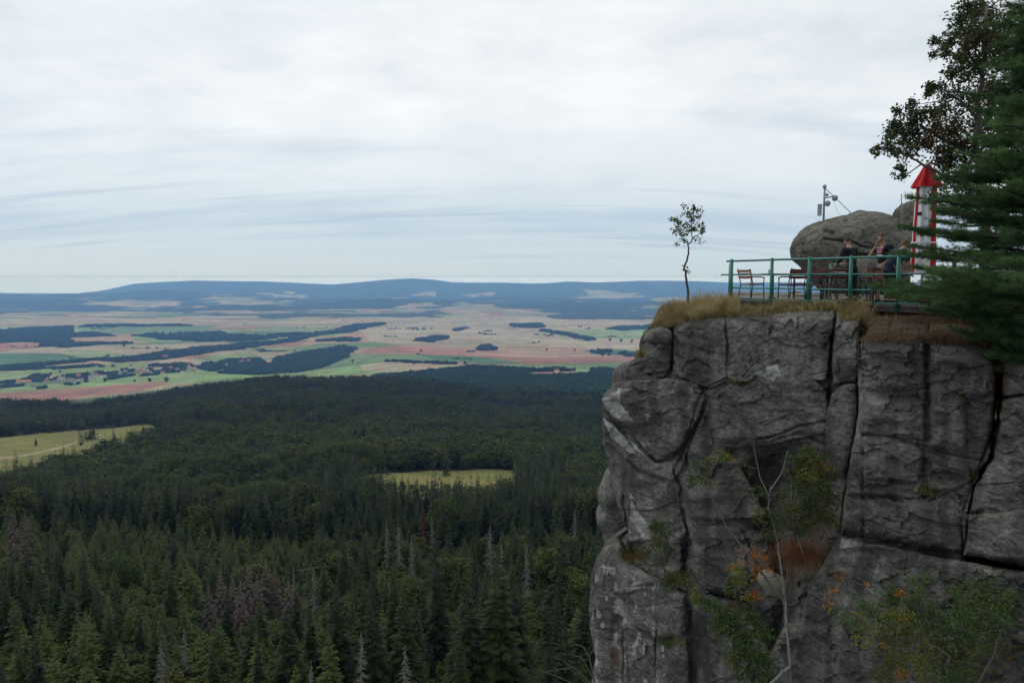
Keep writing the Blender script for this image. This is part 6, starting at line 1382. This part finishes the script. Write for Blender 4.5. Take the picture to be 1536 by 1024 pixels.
# =====================================================  PINE on the right
M_pine = leafmat('pine_needles', [(0.0382, 0.0832, 0.0346), (0.0722, 0.1456, 0.0461), (0.1275, 0.2184, 0.0653)], 4)
def pine(label, X0, Y0, zb, zt, env, nbr, seed, side=None):
    r = np.random.default_rng(seed); t = empty('pine', (X0, Y0, zb), 0, label, 'pine'); o0 = XS([X0, Y0, zb])
    m = MB(); m.tube([(0, 0, -1), (.03, 0, (zt - zb) * .4), (-.05, .03, zt - zb)], [.17, .13, .03], 10); m.build('trunk', B_brown, t, True)
    m = MB(); TP, TD = [], []
    for i in range(nbr):
        z = zb + (zt - zb) * (i + r.uniform(0, 1)) / nbr
        a = r.uniform(0, 2 * math.pi); 
        if r.random() < .55: a = math.pi + r.uniform(-.75, 1.15)
        dirx, diry = math.cos(a), math.sin(a)
        # reach of the left-hand side follows the crown's own outline; other sides are similar
        v_ = proj(X0, Y0, z)[1]; uL = np.interp(v_, env[0], env[1]); reach = X0 - (uL - 768) / F * Y0
        L = max(.35, reach * r.uniform(.68, 1.05)); L = L if dirx < -.2 else L * .8
        k = 7; pts = []
        for j in range(k + 1):
            s = j / k; pts.append(Vector((dirx * L * s + r.normal(0, .02), diry * L * s + r.normal(0, .02), z - zb + .20 * L * s * s - .16 * L * s + r.normal(0, .015))))
        m.tube(pts, [.045 * (1 - s / (k + .5)) * min(1, L / 2) + .008 for s in range(k + 1)], 5, cap=False)
        nt_ = int(6 + L * 8)
        for q in range(nt_):
            s = r.uniform(.22, 1.0); j = min(k - 1, int(s * k)); b_ = pts[j].lerp(pts[j + 1], s * k - j)
            aa_ = a + r.choice([-1, 1]) * r.uniform(.4, 1.2) * (1 if s < .97 else .1); tl = L * .30 * (1.15 - s) + .18 * r.uniform(.6, 1.3)
            e = b_ + Vector((math.cos(aa_) * tl, math.sin(aa_) * tl, tl * r.uniform(-.05, .28)))
            m.tube([b_, e], [.010, .005], 3, cap=False); nn_ = max(2, int(tl / .075))
            for w in range(nn_):
                f = (w + .6) / nn_; TP.append(b_.lerp(e, f)); TD.append((e - b_).normalized())
            for w in range(2):
                a3 = aa_ + r.choice([-1, 1]) * .8; f = r.uniform(.3, .9); b3 = b_.lerp(e, f); e3 = b3 + Vector((math.cos(a3), math.sin(a3), .25)) * tl * .35
                TP += [b3.lerp(e3, .5), e3]; TD += [(e3 - b3).normalized()] * 2
    m.build('branches', B_brown, t)
    for i in range(9):
        z = (zt - zb) * r.uniform(.1, .75); a = math.pi + r.uniform(-.5, .9); L = r.uniform(.6, 1.5); d_ = Vector((math.cos(a), math.sin(a), 0)); sd_ = Vector((-d_.y, d_.x, 0)); mm = MB()
        mm.tube([d_ * .1 + Vector((0, 0, z)), d_ * L * .5 + Vector((0, 0, z + .04)) + sd_ * .06, d_ * L + Vector((0, 0, z + .16))], [.028, .02, .008], 5)
        mm.tube([d_ * L * .5 + Vector((0, 0, z + .04)) + sd_ * .06, d_ * L * .8 + sd_ * .25 + Vector((0, 0, z + .1))], [.014, .006], 4); mm.build('dead_branch', M_deadw, t, True)
    TP, TD = XS(TP), XS(TD); n = len(TP); K_ = 17; p = np.repeat(TP, K_, 0); d0 = np.repeat(TD, K_, 0)
    d = d0 * .75 + r.normal(0, .62, p.shape) + XS([0, 0, .22]); d /= np.linalg.norm(d, axis=1)[:, None]
    p = p + r.normal(0, .018, p.shape); s = np.cross(d, r.normal(size=p.shape)); s /= np.linalg.norm(s, axis=1)[:, None]; L = r.uniform(.05, .10, len(p))[:, None]
    v = np.stack([p - s * .0045, p + s * .0045, p + d * L], 1).reshape(-1, 3); me = np_mesh('needles', v, np.arange(len(v)).reshape(-1, 3), [M_pine]); link('needles', me, t); print('pine tris', len(v) // 3)
    return t
env_v = XS([-80, 0, 60, 100, 150, 190, 220, 245, 262, 275, 290, 305, 330, 350, 372, 386, 402, 418, 440, 455, 475, 500, 525, 550, 570, 600])
env_u = XS([1490, 1480, 1485, 1478, 1462, 1440, 1440, 1410, 1395, 1420, 1372, 1390, 1388, 1398, 1378, 1392, 1372, 1318, 1300, 1340, 1408, 1450, 1485, 1500, 1520, 1540])
pine('large dark green pine filling the right edge of the view in front of the terrace', 9.3, 12.6, float(at(1560, 560, 12.6)[2]), float(at(1560, -120, 12.6)[2]), (env_v, env_u), 170, 23)
pine('second pine standing close behind the large one at the right edge', 11.1, 15.0, float(at(1590, 530, 15.0)[2]), float(at(1590, -140, 15.0)[2]), (env_v, env_u + 25), 110, 29)
